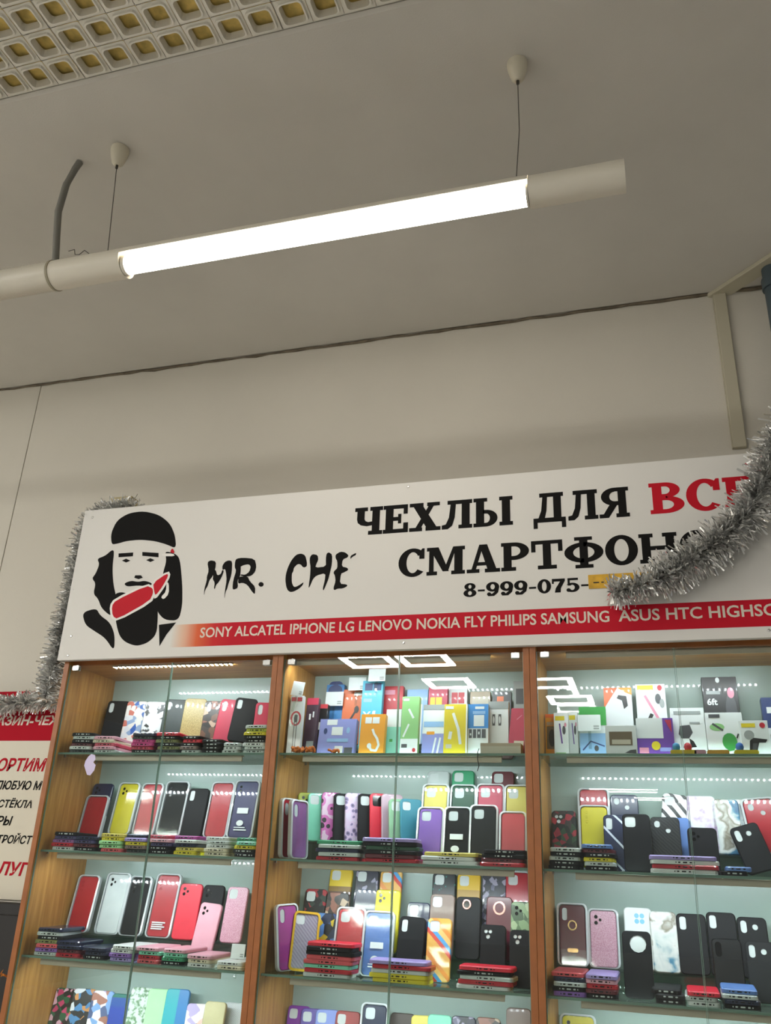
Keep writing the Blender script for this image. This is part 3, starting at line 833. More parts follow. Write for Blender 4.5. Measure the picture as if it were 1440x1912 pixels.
def cmat(k):
    if k in KEYMAT:
        return KEYMAT[k]
    P = {
        'bluefloral': ('cells', ['e4ddd4', 'd4d6d8', 'c9705f', 'e2ded6', '2b5aa8', '8aa0c0', 'e6e2dc'], 62, {}),
        'ink': ('noise', ['141414', '1c1c1c', 'dcdedd', 'e6e8e7'], 26, dict(pos=[0, .42, .46, 1])),
        'gold': ('noise', ['7a6a3c', 'a8945a', 'c9b67a'], 500, dict(pos=[.3, .5, .7])),
        'mottle': ('cells', ['2a2522', '6c4a38', 'b8a088', '3c3430', '8a5a4a', '1e1c1c'], 55, {}),
        'floral': ('cells', ['141716', '1d5a3a', 'c03a68', '1a1c1c', 'd8a8b8', '224a34', '121414'], 60, {}),
        'floral2': ('cells', ['15181a', 'd8dde0', '4a86b8', '1a1c1e', 'c98a4a', '24443a', '101214'], 60, {}),
        'pastel': ('cells', ['e8dcd8', 'b8a8d0', '7aa0d0', 'e8c0b0', '4a5a80', 'f0ece8', 'a06a58'], 45, {}),
        'pastel2': ('noise', ['b8a0c8', 'd8c8dc', 'e4e6e6', 'dfe4e2', 'd8b8c4'], 40, dict(pos=[.3, .4, .5, .6, .75])),
        'leaf': ('noise', ['4a6a48', '7a9a78', 'c8d4c8', 'd2dad4'], 90, dict(pos=[.3, .42, .52, .8])),
        'greenblue': ('split', ['1f3f9a', '1d4c94', '1a6a5c', '14603c'], 1, dict(pos=[0, .5, .62, .72])),
        'tealblue': ('split', ['2aa0a8', '2f78b0'], -1, dict(pos=[0, .55])),
        'check': ('stripes', ['d8dcdc', '9aa0a0'], 140, dict(pos=[0, .6], dist=0)),
        'panda': ('dots', ['2a2428', '2a2428', 'c868a8', 'd8b8cc'], 42, dict(pos=[0, .2, .38, .7])),
        'hearts': ('dots', ['5a4a68', '8a7aa0', 'd8bcd8', 'd8c8dc'], 62, dict(pos=[0, .2, .4, .7])),
        'quilt': ('stripes', ['9a94a2', '857f90'], 60, dict(pos=[0, .6], dist=0)),
        'darkfloral': ('cells', ['141416', '1a1a1c', '9a2c34', '161818', '2a3a34', '121214'], 70, {}),
        'darkfloral2': ('cells', ['1a2420', '7a2430', '2a4430', '141616', '98303a', '1c2a22', '3a3030'], 70, {}),
        'yellowdark': ('split', ['2a2420', '5a4030', '8a6a30', 'd8b820'], 1, dict(pos=[0, .25, .55, .62])),
        'petals': ('cells', ['1c1e2a', '20222c', '9a94a8', '262838', '5a5870', '1a1c24'], 75, {}),
        'orangeplaid': ('stripes', ['d8a040', 'dca64c', 'c84030', '4a9ad0', 'e0b468', 'd88430'], 6, dict(pos=[0, .25, .42, .55, .68, .85], dist=0.12)),
        'comic': ('cells', ['d8b020', '26304a', '5a86c0', '1c1c20', '384a78', 'e0c030'], 42, {}),
        'speckle': ('dots', ['2a8a80', '1a2426', '161a1c'], 90, dict(pos=[0, .2, .5])),
        'yellowbrown': ('split', ['8a6a30', 'b08a28', 'd8b01c'], 1, dict(pos=[0, .55, .65])),
        'camo': ('cells', ['7f9a70', '5a7450', 'a0b48c', '42583e'], 60, {}),
        'navystripe': ('stripes', ['1c2440', '1f2846', 'd4dae6', '1c2440'], 10, dict(pos=[0, .5, .72, .84], dist=0.1)),
        'ribbed': ('stripes', ['1b1d1e', '2c2e2f'], 60, dict(pos=[0, .5], dist=.5)),
        'plaidbw': ('stripes', ['e2e4e4', '16181a', 'd8dada', '1c1e20'], 9, dict(pos=[0, .3, .5, .8], dist=0.2)),
        'marble': ('noise', ['26406e', '4a86a0', 'c8d0cc', 'dfe0da', '8a8270', 'd8d8d0'], 16, dict(pos=[.28, .4, .47, .56, .62, .72], dist=1.2)),
        'marble2': ('noise', ['3a7a9a', 'd4dad8', 'e2e2de', 'b8b0a4'], 18, dict(pos=[.3, .44, .56, .68], dist=1.0)),
        'pinkglit': ('noise', ['b87a90', 'd49cb0', 'e2b8c6'], 420, dict(pos=[.3, .5, .7])),
    }
    if k in P:
        kind, cols, sc, kw = P[k]
        m = pattern('print_' + k, kind, cols, sc, **kw)
    else:
        gl = k in ('mint', 'navy', 'coral', 'glossblack', 'purplevivid', 'burgundy', 'red')
        dk = k in ('black', 'charcoal')
        m = plain('case_' + k, C[k], .28 if gl else .6 if dk else .45, coat=.5 if gl else 0 if dk else .1, spec=.25 if dk else .5, vary=.06, vscale=30)
    KEYMAT[k] = m
    return m


WIN = {  # camera windows: list of (cx from left, cz from top, half w, half h, radius) and what lies behind
    'none': [], 'tall': [(.016, .026, .008, .018, .008)], 'tallw': [(.016, .024, .0085, .016, .006)], 'sq': [(.019, .021, .0125, .0125, .006)],
    'sqw': [(.021, .021, .014, .014, .007)], 'sqb': [(.022, .023, .015, .016, .006)], 'dual': [(.016, .024, .0075, .015, .007), (.044, .024, .007, .007, .007)],
    'dualr': [(.018, .019, .0075, .0095, .007), (.046, .036, .0065, .0065, .0065)], 'round': [(.039, .030, .0205, .0205, .0205)], 'roundblue': [],
    'lens': [(.016, .016, .005, .005, .005), (.016, .031, .005, .005, .005), (.027, .0235, .004, .004, .004)], 'ring': [(.03, .02, .010, .010, .010)],
    'lens3': [(.016, .016, .0045, .0045, .0045), (.016, .029, .0045, .0045, .0045), (.016, .042, .0045, .0045, .0045)],
    'lensw': [(.015, .017, .005, .005, .005), (.027, .017, .005, .005, .005), (.021, .030, .0055, .0055, .0055)],
    'ringp': [], 'gold': [(.015, .024, .007, .016, .006)],
}
T = 0.0095


def shell_mesh(w, h, mat, cut):
    m = MB()
    r = .0115
    o0 = rrect(-w / 2 + .0022, w / 2 - .0022, .0022, h - .0022, r - .002, 6)
    o1 = rrect(-w / 2, w / 2, 0, h, r, 6)
    holes = [rrect(-w / 2 + a - b, -w / 2 + a + b, h - c_ - d_, h - c_ + d_, e, 4) for a, c_, b, d_, e in WIN[cut]]
    allp = [o0] + holes
    vs = [(a, 0, b) for l in allp for a, b in l]
    tri = tessellate_polygon([[Vector((a, b, 0)) for a, b in l] for l in allp])
    m.add(vs, tri, mat)
    m.loft([[(a, 0, b) for a, b in o0], [(a, .0022, b) for a, b in o1], [(a, T, b) for a, b in o1]], mat, False, True, False)
    for l in holes:
        m.loft([[(a, 0, b) for a, b in l], [(a, .0018, b) for a, b in l]], mat, False, False)
    return m.mesh('shell'), holes


def inside(X, lo, hi):
    base = math.floor(X / W) * W
    return min(max(X, base + .0195 + lo), base + W - .0195 - hi)


def case(label, X, Y, Z, w, h, key, cut, yaw, roll, tilt, pack):
    ct, st = math.cos(math.radians(tilt)), math.sin(math.radians(tilt))
    off = T * st + abs(math.sin(math.radians(roll))) * w / 2
    if roll: h -= abs(math.sin(math.radians(roll))) * w / 2
    cy, sy = abs(math.cos(math.radians(yaw))), abs(math.sin(math.radians(yaw)))
    sr = h * math.sin(math.radians(roll))
    hx = (w / 2 + (.0065 if pack else 0)) * cy + .001
    X = inside(X, hx + (T + h * st) * sy + max(0, -sr), hx + .003 * sy + max(0, sr))
    r = thing('phone_case', label, 'phone case', (X, Y, Z + off + (.0035 if pack else 0)))
    r.rotation_euler = (Matrix.Rotation(math.radians(yaw), 4, 'Z') @ Matrix.Rotation(math.radians(-tilt), 4, 'X') @ Matrix.Rotation(math.radians(roll), 4, 'Y')).to_euler()
    if pack: h -= .0035; w -= .004
    me, holes = shell_mesh(w, h, cmat(key), cut)
    link('shell', me, r)
    dark = cut in ('lens', 'lens3', 'sqb', 'ring') or (cut == 'tall' and key == 'glossblack')
    if cut == 'lens3' and key in ('red', 'yellow'): dark = False
    for l in holes:
        m = MB()
        n = len(l)
        m.add([(a, .0017, b) for a, b in l], [tuple(range(n))], M_lens if dark else (cmat(key) if cut == 'lens3' else M_hole))
        if cut == 'lens3' and not dark:
            cx = sum(a for a, b in l) / n; cz = sum(b for a, b in l) / n
            m.loft([[(a, y, b) for a, b in ell(cx, cz, q, q, 10)] for y, q in ((.0016, .003), (.0006, .0026))], M_hole if key == 'x' else plain('lens_dull', '6a1a22' if key == 'red' else '5a5418', .3) if False else cmat(key))
        m.build('camera_window', r)
    if cut in ('ring', 'ringp', 'gold'):
        gm = plain('rose_metal', 'c98f86', .25, metal=.8) if cut != 'gold' else plain('gold_metal', 'c8a070', .25, metal=.8)
        cz = h - (.020 if cut == 'ring' else .03 if cut == 'ringp' else .052); cx = (-w / 2 + .03) if cut == 'ring' else 0
        R0, R1 = (.0125, .009) if cut != 'ringp' else (.017, .0125)
        m = MB(); m.loft([[(a, y, b) for a, b in ell(cx, cz, q, q * 1.05, 18)] for y, q in ((0, R0), (-.002, R0), (-.002, R1), (0, R1))], gm, False, False)
        if cut == 'gold':
            m.loft([[(a, y, b) for a, b in rrect(-.014, .014, .030, .040, .003, 3)] for y in (0, -.004)], gm)
        m.build('metal_ring', r)
    if cut == 'roundblue':
        m = MB(); bm_ = plain('pale_blue_print', '6fb4d4', .3)
        for dx, dz in ((-.007, .007), (.007, .007), (-.007, -.007), (.007, -.007)):
            m.flat(ell(dx + .004, h - .028 + dz, .0062, .0062), -.0001, bm_)
        m.build('emblem', r)
    if pack:
        m = MB()
        e = .0065
        A = rrect(-w / 2 - e, w / 2 + e, -.003, h + e * .8, .014, 6)
        B = rrect(-w / 2 - .0012, w / 2 + .0012, -.0005, h + .0012, .011, 6)
        m.loft([[(a, T + .0015, b) for a, b in A], [(a, -.001, b) for a, b in A], [(a, -.0026, b) for a, b in B], [(a, T - .001, b) for a, b in B]], M_rim, False, False)
        k = m.build('pack_rim', r)
        m = MB()
        F = rrect(-w / 2 - .0012, w / 2 + .0012, -.0005, h + .0012, .011, 6)
        m.add([(a, -.0027, b) for a, b in F], [tuple(range(len(F)))], M_film)
        m.build('pack_film', r)
        if pack == 2:
            m = MB()
            if key in ('red',):
                for q in range(4): m.flat(R(-.026, .020 + q * .006, .012 + (q % 2) * .008, .0235 + q * .006), -.0028, M_paper)
            else:
                m.flat(R(-.02, h * .42, .018, h * .52), -.0028, M_paper)
                m.flat(ell(-.004, h * .25, .012, .009), -.0028, M_paper)
                m.flat(R(-.022, h * .12, .022, h * .14), -.0028, M_paper); m.flat(R(-.022, h * .165, .016, h * .18), -.0028, M_paper)
            m.build('paper_label', r)
    if key == 'quilt':
        m = MB()
        A = rrect(-w / 2 - .001, w / 2 + .001, -.001, h + .001, .0125, 6); B = rrect(-w / 2 + .005, w / 2 - .005, .005, h - .005, .008, 6)
        m.loft([[(a, .004, b) for a, b in A], [(a, -.004, b) for a, b in A], [(a, -.004, b) for a, b in B], [(a, .0005, b) for a, b in B]], plain('yellow_frame', 'c8a01e', .4), False, False)
        tag(m.build('frame', r), 'yellow frame')


# flat cases in stacks: outer shell up, the port end to the viewer
FLAT = {}
ORD = ['bottom', 'second from bottom', 'third from bottom', 'fourth from bottom', 'fifth from bottom', 'sixth from bottom', 'seventh from bottom', 'eighth from bottom']
TF = 0.0105
NAMES = dict(hotpink='hot pink', brightred='bright red', paleyellow='pale yellow', lightgreen='light green', darkgreen='dark green', yellowgreen='yellow-green', forest='forest green')


def flat_mesh(key, w, l, cross):
    k = (key, round(w, 3), cross)
    if k not in FLAT:
        m = MB()
        if cross: a, b = w, l
        else: a, b = w, l
        o = rrect(-a / 2, a / 2, 0, b, .011, 5); i = rrect(-a / 2 + .0025, a / 2 - .0025, .0025, b - .0025, .009, 5)
        mt = M_film if key == 'clear' and False else cmat(key)
        m.loft([[(x, y, 0) for x, y in o], [(x, y, TF - .003) for x, y in o], [(x, y, TF - .0004) for x, y in i]], mt, True, True, False)
        s = MB()
        for dx, hw in ((0, .0055), (-.014, .003), (.014, .003), (.022, .0015), (-.022, .0015)):
            if abs(dx) + hw < a / 2 - .012:
                s.cbox(dx - hw, dx + hw, -.0004, .0006, TF * .28, TF * .62, M_lens if key not in ('black', 'charcoal') else M_hole, .0008)
        FLAT[k] = (m.mesh('flat_shell'), s.mesh('port_cutouts'))
    return FLAT[k]


def stack(place, name, X, Y, Z, w, cross, yaw, cols):
    rnd = random.Random(name + place)
    cols = cols.split()
    for i, key in enumerate(cols):
        l = .076 if cross else .147
        ww = max(min(w, .082), .06) if not cross else min(w, .17)
        if cross: ww *= rnd.uniform(.93, 1.0)
        a_ = math.radians(yaw + 3); hx = ww / 2 * math.cos(a_) + l * math.sin(a_) * .5 + .006
        X = inside(X, ww / 2 + l * math.sin(math.radians(max(0, yaw) + 3)) + .005, ww / 2 + .008)
        me, pm = flat_mesh(key, round(ww, 3), l, cross)
        pos = 'top' if i == len(cols) - 1 else ORD[i]
        o = link('phone_case', me, None, (X + rnd.uniform(-.005, .005), Y + rnd.uniform(-.001, .006), Z + i * (TF + .0002)))
        o.rotation_euler = (0, 0, math.radians(yaw + rnd.uniform(-3, 3)))
        tag(o, f'flat {NAMES.get(key, key)} case, {pos} of {name}, {place}', 'phone case', f'flat phone cases on the {place}')
        link('port_cutouts', pm, o)


# ------------------------------------------------------------------ boxes on the top shelves
K = dict(w='dfe4e2', k='1a1a1d', r='c22a38', o='dd6a32', y='dcc62a', g='3f9a4a', lg='8cc07c', b='3a86c8', lb='8db4dc', p='6a3f9a', pk='d88aa0', gr='9aa09e', dg='4a4c50', am='e0982a',
         cy='4ab4d0', mt='8fd8c4', be='b8a890', pl='3c2838', cr='b02848', pw='8a90cc', br='6a5a44', tn='c8c0ac', nv='2c3e6e')
BOX = {
    'redoval': ('w', [('e', .5, .60, .40, .13, 'r'), ('e', .5, .60, .26, .10, 'w'), ('l', [(.42, .66), (.42, .02)], .05, 'dg'), ('l', [(.6, .66), (.6, .02)], .05, 'dg'), ('e', .5, .6, .13, .07, 'dg'), ('r', .08, .90, .44, .97, 'r'), ('r', .50, .90, .86, .97, 'r')]),
    'plum': ('pl', [('r', .3, .62, .45, .72, 'w'), ('r', .6, .66, .72, .76, 'w'), ('r', 0, .88, 1, 1, 'cr'), ('r', .3, .05, .9, .25, 'gr')]),
    'blacklabel': ('k', [('r', .2, .52, .8, .66, 'w'), ('r', 0, .92, 1, 1, 'r')]),
    'bluedome': ('b', [('l', [(.28, .15), (.45, .42)], .16, 'k'), ('l', [(.7, .1), (.78, .36)], .14, 'k'), ('e', .5, .9, .4, .1, 'nv')]),
    'periwinkle': ('pw', [('r', .35, .52, .65, .76, 'w'), ('r', .2, .82, .48, .98, 'w'), ('e', .18, .64, .05, .09, 'nv'), ('e', .8, .66, .05, .09, 'lb'), ('r', .25, .32, .82, .42, 'lb'), ('r', .48, .0, .7, .2, 'w'), ('r', .74, .0, .96, .16, 'dg')]),
    'orangeplug': ('o', [('l', [(.15, .1), (.42, .42), (.72, .62)], .10, 'k'), ('e', .72, .62, .12, .07, 'k'), ('r', .55, .88, .92, .95, 'w')]),
    'cyan': ('cy', [('r', .12, .85, .5, .96, 'nv'), ('r', .54, .85, .92, .96, 'nv'), ('r', .1, .68, .5, .73, 'lb'), ('l', [(.62, .38), (.66, .55)], .12, 'w'), ('t', 'X1', .08, .42, .12, 'w')]),
    'amber': ('am', [('r', .18, .76, .44, .92, 'w'), ('r', .48, .76, .76, .92, 'w'), ('l', [(.5, .62), (.58, .5), (.72, .38), (.8, .22), (.7, .08), (.5, .1), (.42, .22)], .09, 'w'), ('e', .42, .2, .09, .07, 'w')]),
    'redplugs': ('r', [('l', [(.2, .1), (.3, .4)], .16, 'k'), ('l', [(.55, .25), (.62, .6)], .18, 'k'), ('r', .1, .85, .6, .93, 'pk'), ('r', .8, .3, .95, .6, 'dg')]),
    'mintbox': ('mt', [('r', 0, .62, 1, 1, 'w'), ('r', .3, .3, .5, .36, 'g')]),
    'greenbox': ('lg', [('r', 0, 0, 1, .27, 'w'), ('l', [(.15, .3), (.45, .52)], .10, 'w'), ('l', [(.4, .78), (.7, .62)], .12, 'w'), ('r', .08, .12, .4, .18, 'dg'), ('e', .8, .08, .1, .035, 'r'), ('r', .08, .92, .4, .96, 'w')]),
    'paleblue': ('lb', [('r', 0, 0, .75, .72, 'w')]),
    'crimsonbox': ('cr', [('r', .1, .5, .72, .82, 'y'), ('r', .36, .5, .4, .82, 'cr'), ('r', .0, .0, 1, .28, 'pk')]),
    'violetbox': ('w', [('r', 0, 0, 1, .42, 'pw'), ('r', .05, .55, .95, .66, 'lb'), ('l', [(.5, .03), (.62, .34)], .08, 'w'), ('l', [(.7, .03), (.82, .34)], .08, 'w'), ('r', .2, .40, .55, .46, 'am'), ('r', .0, .9, 1, 1, 'gr')]),
    'whitered': ('w', [('r', .15, .72, .48, .92, 'r'), ('r', .52, .72, .85, .92, 'r')]),
    'lemon': ('y', [('l', [(.38, .82), (.62, .5), (.72, .2)], .12, 'w'), ('l', [(.25, .3), (.3, .45)], .14, 'w'), ('r', .05, .9, .4, .96, 'w'), ('r', .1, .12, .35, .2, 'tn'), ('r', .94, 0, 1, 1, 'w')]),
    'usb': ('w', [('r', 0, .52, 1, 1, 'b'), ('r', .3, .56, .8, .78, 'w'), ('r', .25, .8, .85, .86, 'lb'), ('r', .36, .9, .8, .95, 'w'), ('r', .08, .33, .22, .5, 'dg'), ('r', .27, .33, .42, .5, 'dg'), ('r', .47, .33, .64, .5, 'dg'), ('r', .69, .33, .88, .5, 'dg'), ('r', .12, .38, .19, .42, 'w'), ('r', .52, .4, .59, .45, 'w')]),
    'beige': ('be', [('r', .1, .7, .9, .9, 'tn')]),
    'slots': ('w', [('r', .2, .55, .34, .76, 'dg'), ('r', .5, .55, .64, .76, 'dg'), ('e', .27, .655, .04, .07, 'w'), ('e', .57, .655, .04, .07, 'w'), ('r', 0, .86, 1, 1, 'gr')]),
    'darkorange': ('dg', [('r', .25, .6, .6, .9, 'o'), ('r', .2, .55, .65, .62, 'k'), ('r', .7, .7, .9, .8, 'gr')]),
    'greyblue': ('gr', [('r', 0, 0, .3, .6, 'cy'), ('r', .3, .3, 1, .45, 'nv'), ('r', .2, .7, .9, .9, 'dg')]),
    'crimsonplain': ('cr', [('l', [(.4, .75), (.7, .85)], .03, 'pk'), ('r', .35, 0, .95, .3, 'tn')]),
    'tray': ('tn', [('r', 0, .7, 1, 1, 'be')]),
    'amberblack': ('am', [('r', .1, .2, .8, .72, 'br'), ('e', .5, .45, .25, .2, 'k'), ('r', .1, .74, .6, .82, 'be'), ('r', 0, .92, 1, 1, 'o')]),
    'whiteyellow': ('w', [('r', .1, .82, .75, .92, 'y'), ('l', [(.4, .75), (.55, .3)], .1, 'p'), ('e', .7, .6, .12, .1, 'dg'), ('e', .8, .72, .08, .05, 'pk'), ('r', .1, .03, .8, .1, 'lg')]),
    'greentop': ('w', [('r', 0, .62, 1, 1, 'g'), ('r', 0, 0, 1, .46, 'lb'), ('l', [(.1, .12), (.4, .3), (.9, .2)], .05, 'nv'), ('e', .6, .16, .08, .06, 'dg')]),
    'orangecorner': ('w', [('p', [(0, .62), (0, 1), (.5, 1)], 'o'), ('p', [(.5, 1), (1, 1), (1, .86), (.8, .9)], 'am'), ('p', [(.46, .80), (.52, .86), (.80, .84), (.84, .66), (.70, .60), (.64, .76)], 'k'), ('r', .9, .1, 1, .3, 'am'), ('r', .1, .2, .7, .24, 'gr')]),
    'window': ('w', [('r', .12, .3, .86, .78, 'br'), ('r', .2, .34, .8, .5, 'tn'), ('p', [(.6, .04), (.78, .14), (.96, .16), (.96, .02)], 'dg')]),
    'stickbox': ('w', [('r', .06, .9, .6, .98, 'y'), ('l', [(.3, .8), (.75, .35)], .09, 'pk'), ('l', [(.3, .28), (.5, .48)], .12, 'k'), ('e', .74, .74, .10, .09, 'dg'), ('e', .86, .66, .08, .08, 'gr'), ('e', .82, .93, .08, .05, 'r'), ('r', .2, .02, .9, .08, 'lg')]),
    'purplebox': ('p', [('r', 0, .45, .72, 1, 'w'), ('e', .5, .25, .12, .12, 'y'), ('r', .05, .05, .3, .2, 'pk'), ('r', .6, .1, .9, .2, 'pw'), ('p', [(.78, .95), (.95, .6), (.95, .95)], 'cr')]),
    'holder': ('w', [('p', [(.2, .45), (.25, .62), (.55, .64), (.62, .48), (.5, .36), (.28, .36)], 'dg'), ('p', [(.5, .36), (.62, .3), (.7, .18), (.4, .16), (.52, .24)], 'k'), ('r', .1, .86, .9, .93, 'gr'), ('r', .55, .66, .85, .7, 'gr')]),
    'blackfig': ('k', [('p', [(.6, .3), (.95, .3), (.92, .6), (.84, .75), (.7, .74), (.62, .58)], 'dg'), ('e', .8, .76, .1, .08, 'pk'), ('r', .1, .2, .45, .45, 'dg'), ('e', .27, .38, .08, .07, 'lb'), ('r', .1, .74, .5, .79, 'gr'), ('r', .12, .05, .3, .13, 'w'), ('r', .34, .05, .55, .13, 'w'), ('e', .46, .95, .06, .04, 'w'), ('t', '6ft', .1, .58, .10, 'w')]),
    'greenfan': ('w', [('e', .3, .66, .2, .09, 'lg'), ('l', [(.18, .74), (.45, .58)], .06, 'dg'), ('e', .6, .32, .2, .2, 'g'), ('p', [(.52, .1), (.6, .5), (.7, .5), (.7, .12)], 'g'), ('l', [(.8, .4), (.85, .5)], .04, 'k'), ('r', .1, .88, .4, .96, 'dg')]),
    'camerabox': ('w', [('r', .06, .8, .55, .92, 'y'), ('e', .3, .58, .18, .14, 'gr'), ('p', [(.25, .1), (.3, .42), (.45, .5), (.92, .45), (.85, .36), (.62, .36), (.5, .06)], 'k'), ('e', .8, .86, .1, .08, 'r'), ('p', [(.34, .14), (.4, .34), (.56, .34), (.5, .14)], 'dg')]),
    'bluewhite': ('nv', [('r', 0, 0, 1, .5, 'w'), ('r', .2, .74, .8, .84, 'w'), ('r', .2, .1, .8, .4, 'gr')]),
}


def kc(c):
    return plain('carton_' + c, K[c], .38, coat=.15)


def carton(name, label, cat, X, Y, Z, w, h, d, design, roll, yaw, tilt):
    r = thing(name, label, cat, (X, Y, Z + d * math.sin(math.radians(tilt)) + abs(math.sin(math.radians(roll))) * w / 2))
    r.rotation_euler = (Matrix.Rotation(math.radians(yaw), 4, 'Z') @ Matrix.Rotation(math.radians(-tilt), 4, 'X') @ Matrix.Rotation(math.radians(roll), 4, 'Y')).to_euler()
    base, prims = BOX[design]
    r.location.x = inside(X, w / 2 + .002 + max(0, -math.sin(math.radians(roll))) * h, w / 2 * 1.0 + .002 + max(0, math.sin(math.radians(roll))) * h)
    m = MB(); m.cbox(-w / 2, w / 2, 0, d, 0, h, kc(base), .0008)
    if design == 'bluedome':
        m.loft([[(a, y, b) for a, b in rrect(-w * .4, w * .4, h - .02, h + .012, .03, 6)] for y in (.002, d - .002)], kc('nv'))
    m.build('carton_body', r)
    m = MB()
    for k, q in enumerate(prims):
        y = -.0001 - .00012 * k
        mt = kc(q[-1])
        U = lambda p: [(-w / 2 + a * w, b * h) for a, b in p]
        if q[0] == 'r': m.flat(U(R(q[1], q[2], q[3], q[4])), y, mt)
        elif q[0] == 'e': m.flat(U(ell(q[1], q[2], q[3], q[4])), y, mt)
        elif q[0] == 'p': m.flat(U(q[1]), y, mt)
        elif q[0] == 't': put_text(m, q[1], -w / 2 + q[2] * w, None, q[3] * h, (q[3] + q[4]) * h, y - .0003, mt, .03)
        elif q[0] == 'l':
            P = [Vector((-w / 2 + a * w, 0, b * h)) for a, b in q[1]]
            hw = q[2] * w / 2
            for a, b in zip(P, P[1:]):
                t = (b - a).normalized(); n = Vector((-t.z, 0, t.x)) * hw
                m.flat([(p.x, p.z) for p in (a - n, b - n, b + n, a + n)], y, mt)
            for p in P[1:-1]: m.flat(ell(p.x, p.z, hw, hw, 8), y - .00002, mt)
    m.build('printed_face', r)


def price_card(label, X, Y, Z, w, h, roll):
    r = thing('price_card', label, 'price card', (X, Y, Z)); r.rotation_euler = (math.radians(-6), math.radians(roll), 0)
    m = MB(); m.cbox(-w / 2, w / 2, 0, .0012, 0, h, M_paper, .0006); m.build('card', r)
    m = MB()
    for k in range(2): m.flat(R(w * .18, h * (.12 + .14 * k), w * .42, h * (.2 + .14 * k)), -.0001, kc('gr'))
    m.build('printed_price', r)
    # clear stem down behind the box it belongs to
    m = MB(); m.box(-.004, .004, .0012, .002, -.05, h * .5, M_acryl); m.build('clear_stem', r)


# ------------------------------------------------------------------ the goods
case('black phone case with tall camera window, leftmost in back row, left cabinet top shelf',0.09,0.2,1.902,0.078,0.152,'black','tall',14,0,11,0)
case('phone case with blue top and pale floral print, second from left, left cabinet top shelf',0.166,0.2,1.902,0.074,0.15,'bluefloral','none',14,0,11,0)
case('white phone case with black ink blot print, third in back row, left cabinet top shelf',0.24,0.2,1.902,0.073,0.147,'ink','none',14,0,11,0)
case('dark green-black phone case with a tall and a round window, left cabinet top shelf',0.317,0.2,1.902,0.077,0.154,'darkgreen','dual',14,0,11,0)
case('gold glitter phone case right of the dark green-black one, left cabinet top shelf',0.393,0.2,1.902,0.076,0.156,'gold','none',14,0,11,0)
case('black phone case with brown and white mottled print, left cabinet top shelf',0.47,0.2,1.902,0.075,0.146,'mottle','dual',14,0,11,0)
case('crimson phone case half hidden behind black case, left cabinet top shelf',0.517,0.2,1.902,0.071,0.151,'crimson','tall',14,4,11,0)
case('tall black phone case leaning before the crimson case, left cabinet top shelf',0.571,0.2,1.902,0.075,0.155,'black','tallw',14,5,11,0)
case('crimson phone case rightmost, partly behind yellow-edged flat cases, left cabinet top shelf',0.657,0.2,1.902,0.068,0.138,'crimson','tall',14,0,11,0)
case('navy boxed phone case behind the leftmost red one, left cabinet second shelf',0.073,0.206,1.655,0.077,0.118,'navy','lens',0,0,11,0)
case('red boxed phone case, leftmost and lower than its row, left cabinet second shelf',0.067,0.184,1.555,0.08,0.174,'red','lens3',0,0,11,1)
case('yellow boxed phone case with three black camera dots, left cabinet second shelf',0.174,0.2,1.607,0.073,0.166,'yellow','lens',0,0,11,1)
case('red boxed phone case between yellow and black ones, left cabinet second shelf',0.264,0.2,1.607,0.072,0.165,'red','lens3',0,0,11,1)
case('black glossy boxed phone case beside plain black one, left cabinet second shelf',0.356,0.2,1.607,0.079,0.172,'black','lens3',0,0,11,1)
case('plain matte black unboxed phone case, tall camera window, left cabinet second shelf',0.437,0.2,1.607,0.074,0.155,'black','tallw',0,0,11,0)
case('red boxed phone case between plain black and violet ones, left cabinet second shelf',0.523,0.2,1.607,0.074,0.172,'red','lens3',0,0,11,1)
case('dark violet boxed phone case with white label, rightmost, left cabinet second shelf',0.609,0.2,1.607,0.08,0.178,'violet','lens3',0,0,11,2)
case('dark red boxed phone case, leftmost in row, left cabinet third shelf',0.074,0.2,1.313,0.074,0.167,'red','lens3',0,0,11,1)
case('white boxed phone case with black camera dots, left cabinet third shelf',0.183,0.2,1.313,0.08,0.178,'white','lens',0,0,11,1)
case('glossy black boxed phone case between white and red ones, left cabinet third shelf',0.267,0.2,1.313,0.073,0.171,'black','lens3',0,0,11,1)
case('red boxed phone case with pale printed lines, left cabinet third shelf',0.365,0.2,1.313,0.079,0.182,'red','lens3',0,0,11,2)
case('bright red unboxed phone case with two small holes, left cabinet third shelf',0.452,0.2,1.313,0.075,0.161,'brightred','lens',4,0,11,0)
case('black phone case standing behind the pale pink one, left cabinet third shelf',0.531,0.2,1.313,0.071,0.16,'black','lens',4,0,11,0)
case('pale pink phone case standing in front of the black one, left cabinet third shelf',0.523,0.184,1.261,0.073,0.161,'pink','lens',0,4,11,0)
case('pink glitter phone case at right end, left cabinet third shelf',0.612,0.2,1.313,0.07,0.158,'pinkglit','sqw',0,0,11,0)
case('black phone case with pink and green flowers, leftmost, left cabinet bottom shelf',0.056,0.2,1.019,0.074,0.137,'floral','none',0,0,11,0)
case('black phone case with white and blue flowers, second from left, left cabinet bottom shelf',0.13,0.2,1.019,0.072,0.14,'floral2','none',12,0,11,0)
case('pastel swirl printed phone case, third from left, left cabinet bottom shelf',0.197,0.2,1.019,0.071,0.139,'pastel','none',12,0,11,0)
case('glossy green and blue phone case, left cabinet bottom shelf',0.266,0.2,1.019,0.073,0.135,'greenblue','none',8,0,11,0)
case('pale case with green leaf print, left cabinet bottom shelf',0.33,0.2,1.019,0.071,0.157,'leaf','none',12,0,11,0)
case('light green phone case between leaf print and teal cases, left cabinet bottom shelf',0.389,0.2,1.019,0.068,0.157,'lightgreen','none',12,0,11,0)
case('teal and blue phone case, left cabinet bottom shelf',0.449,0.2,1.019,0.075,0.161,'tealblue','none',6,0,11,0)
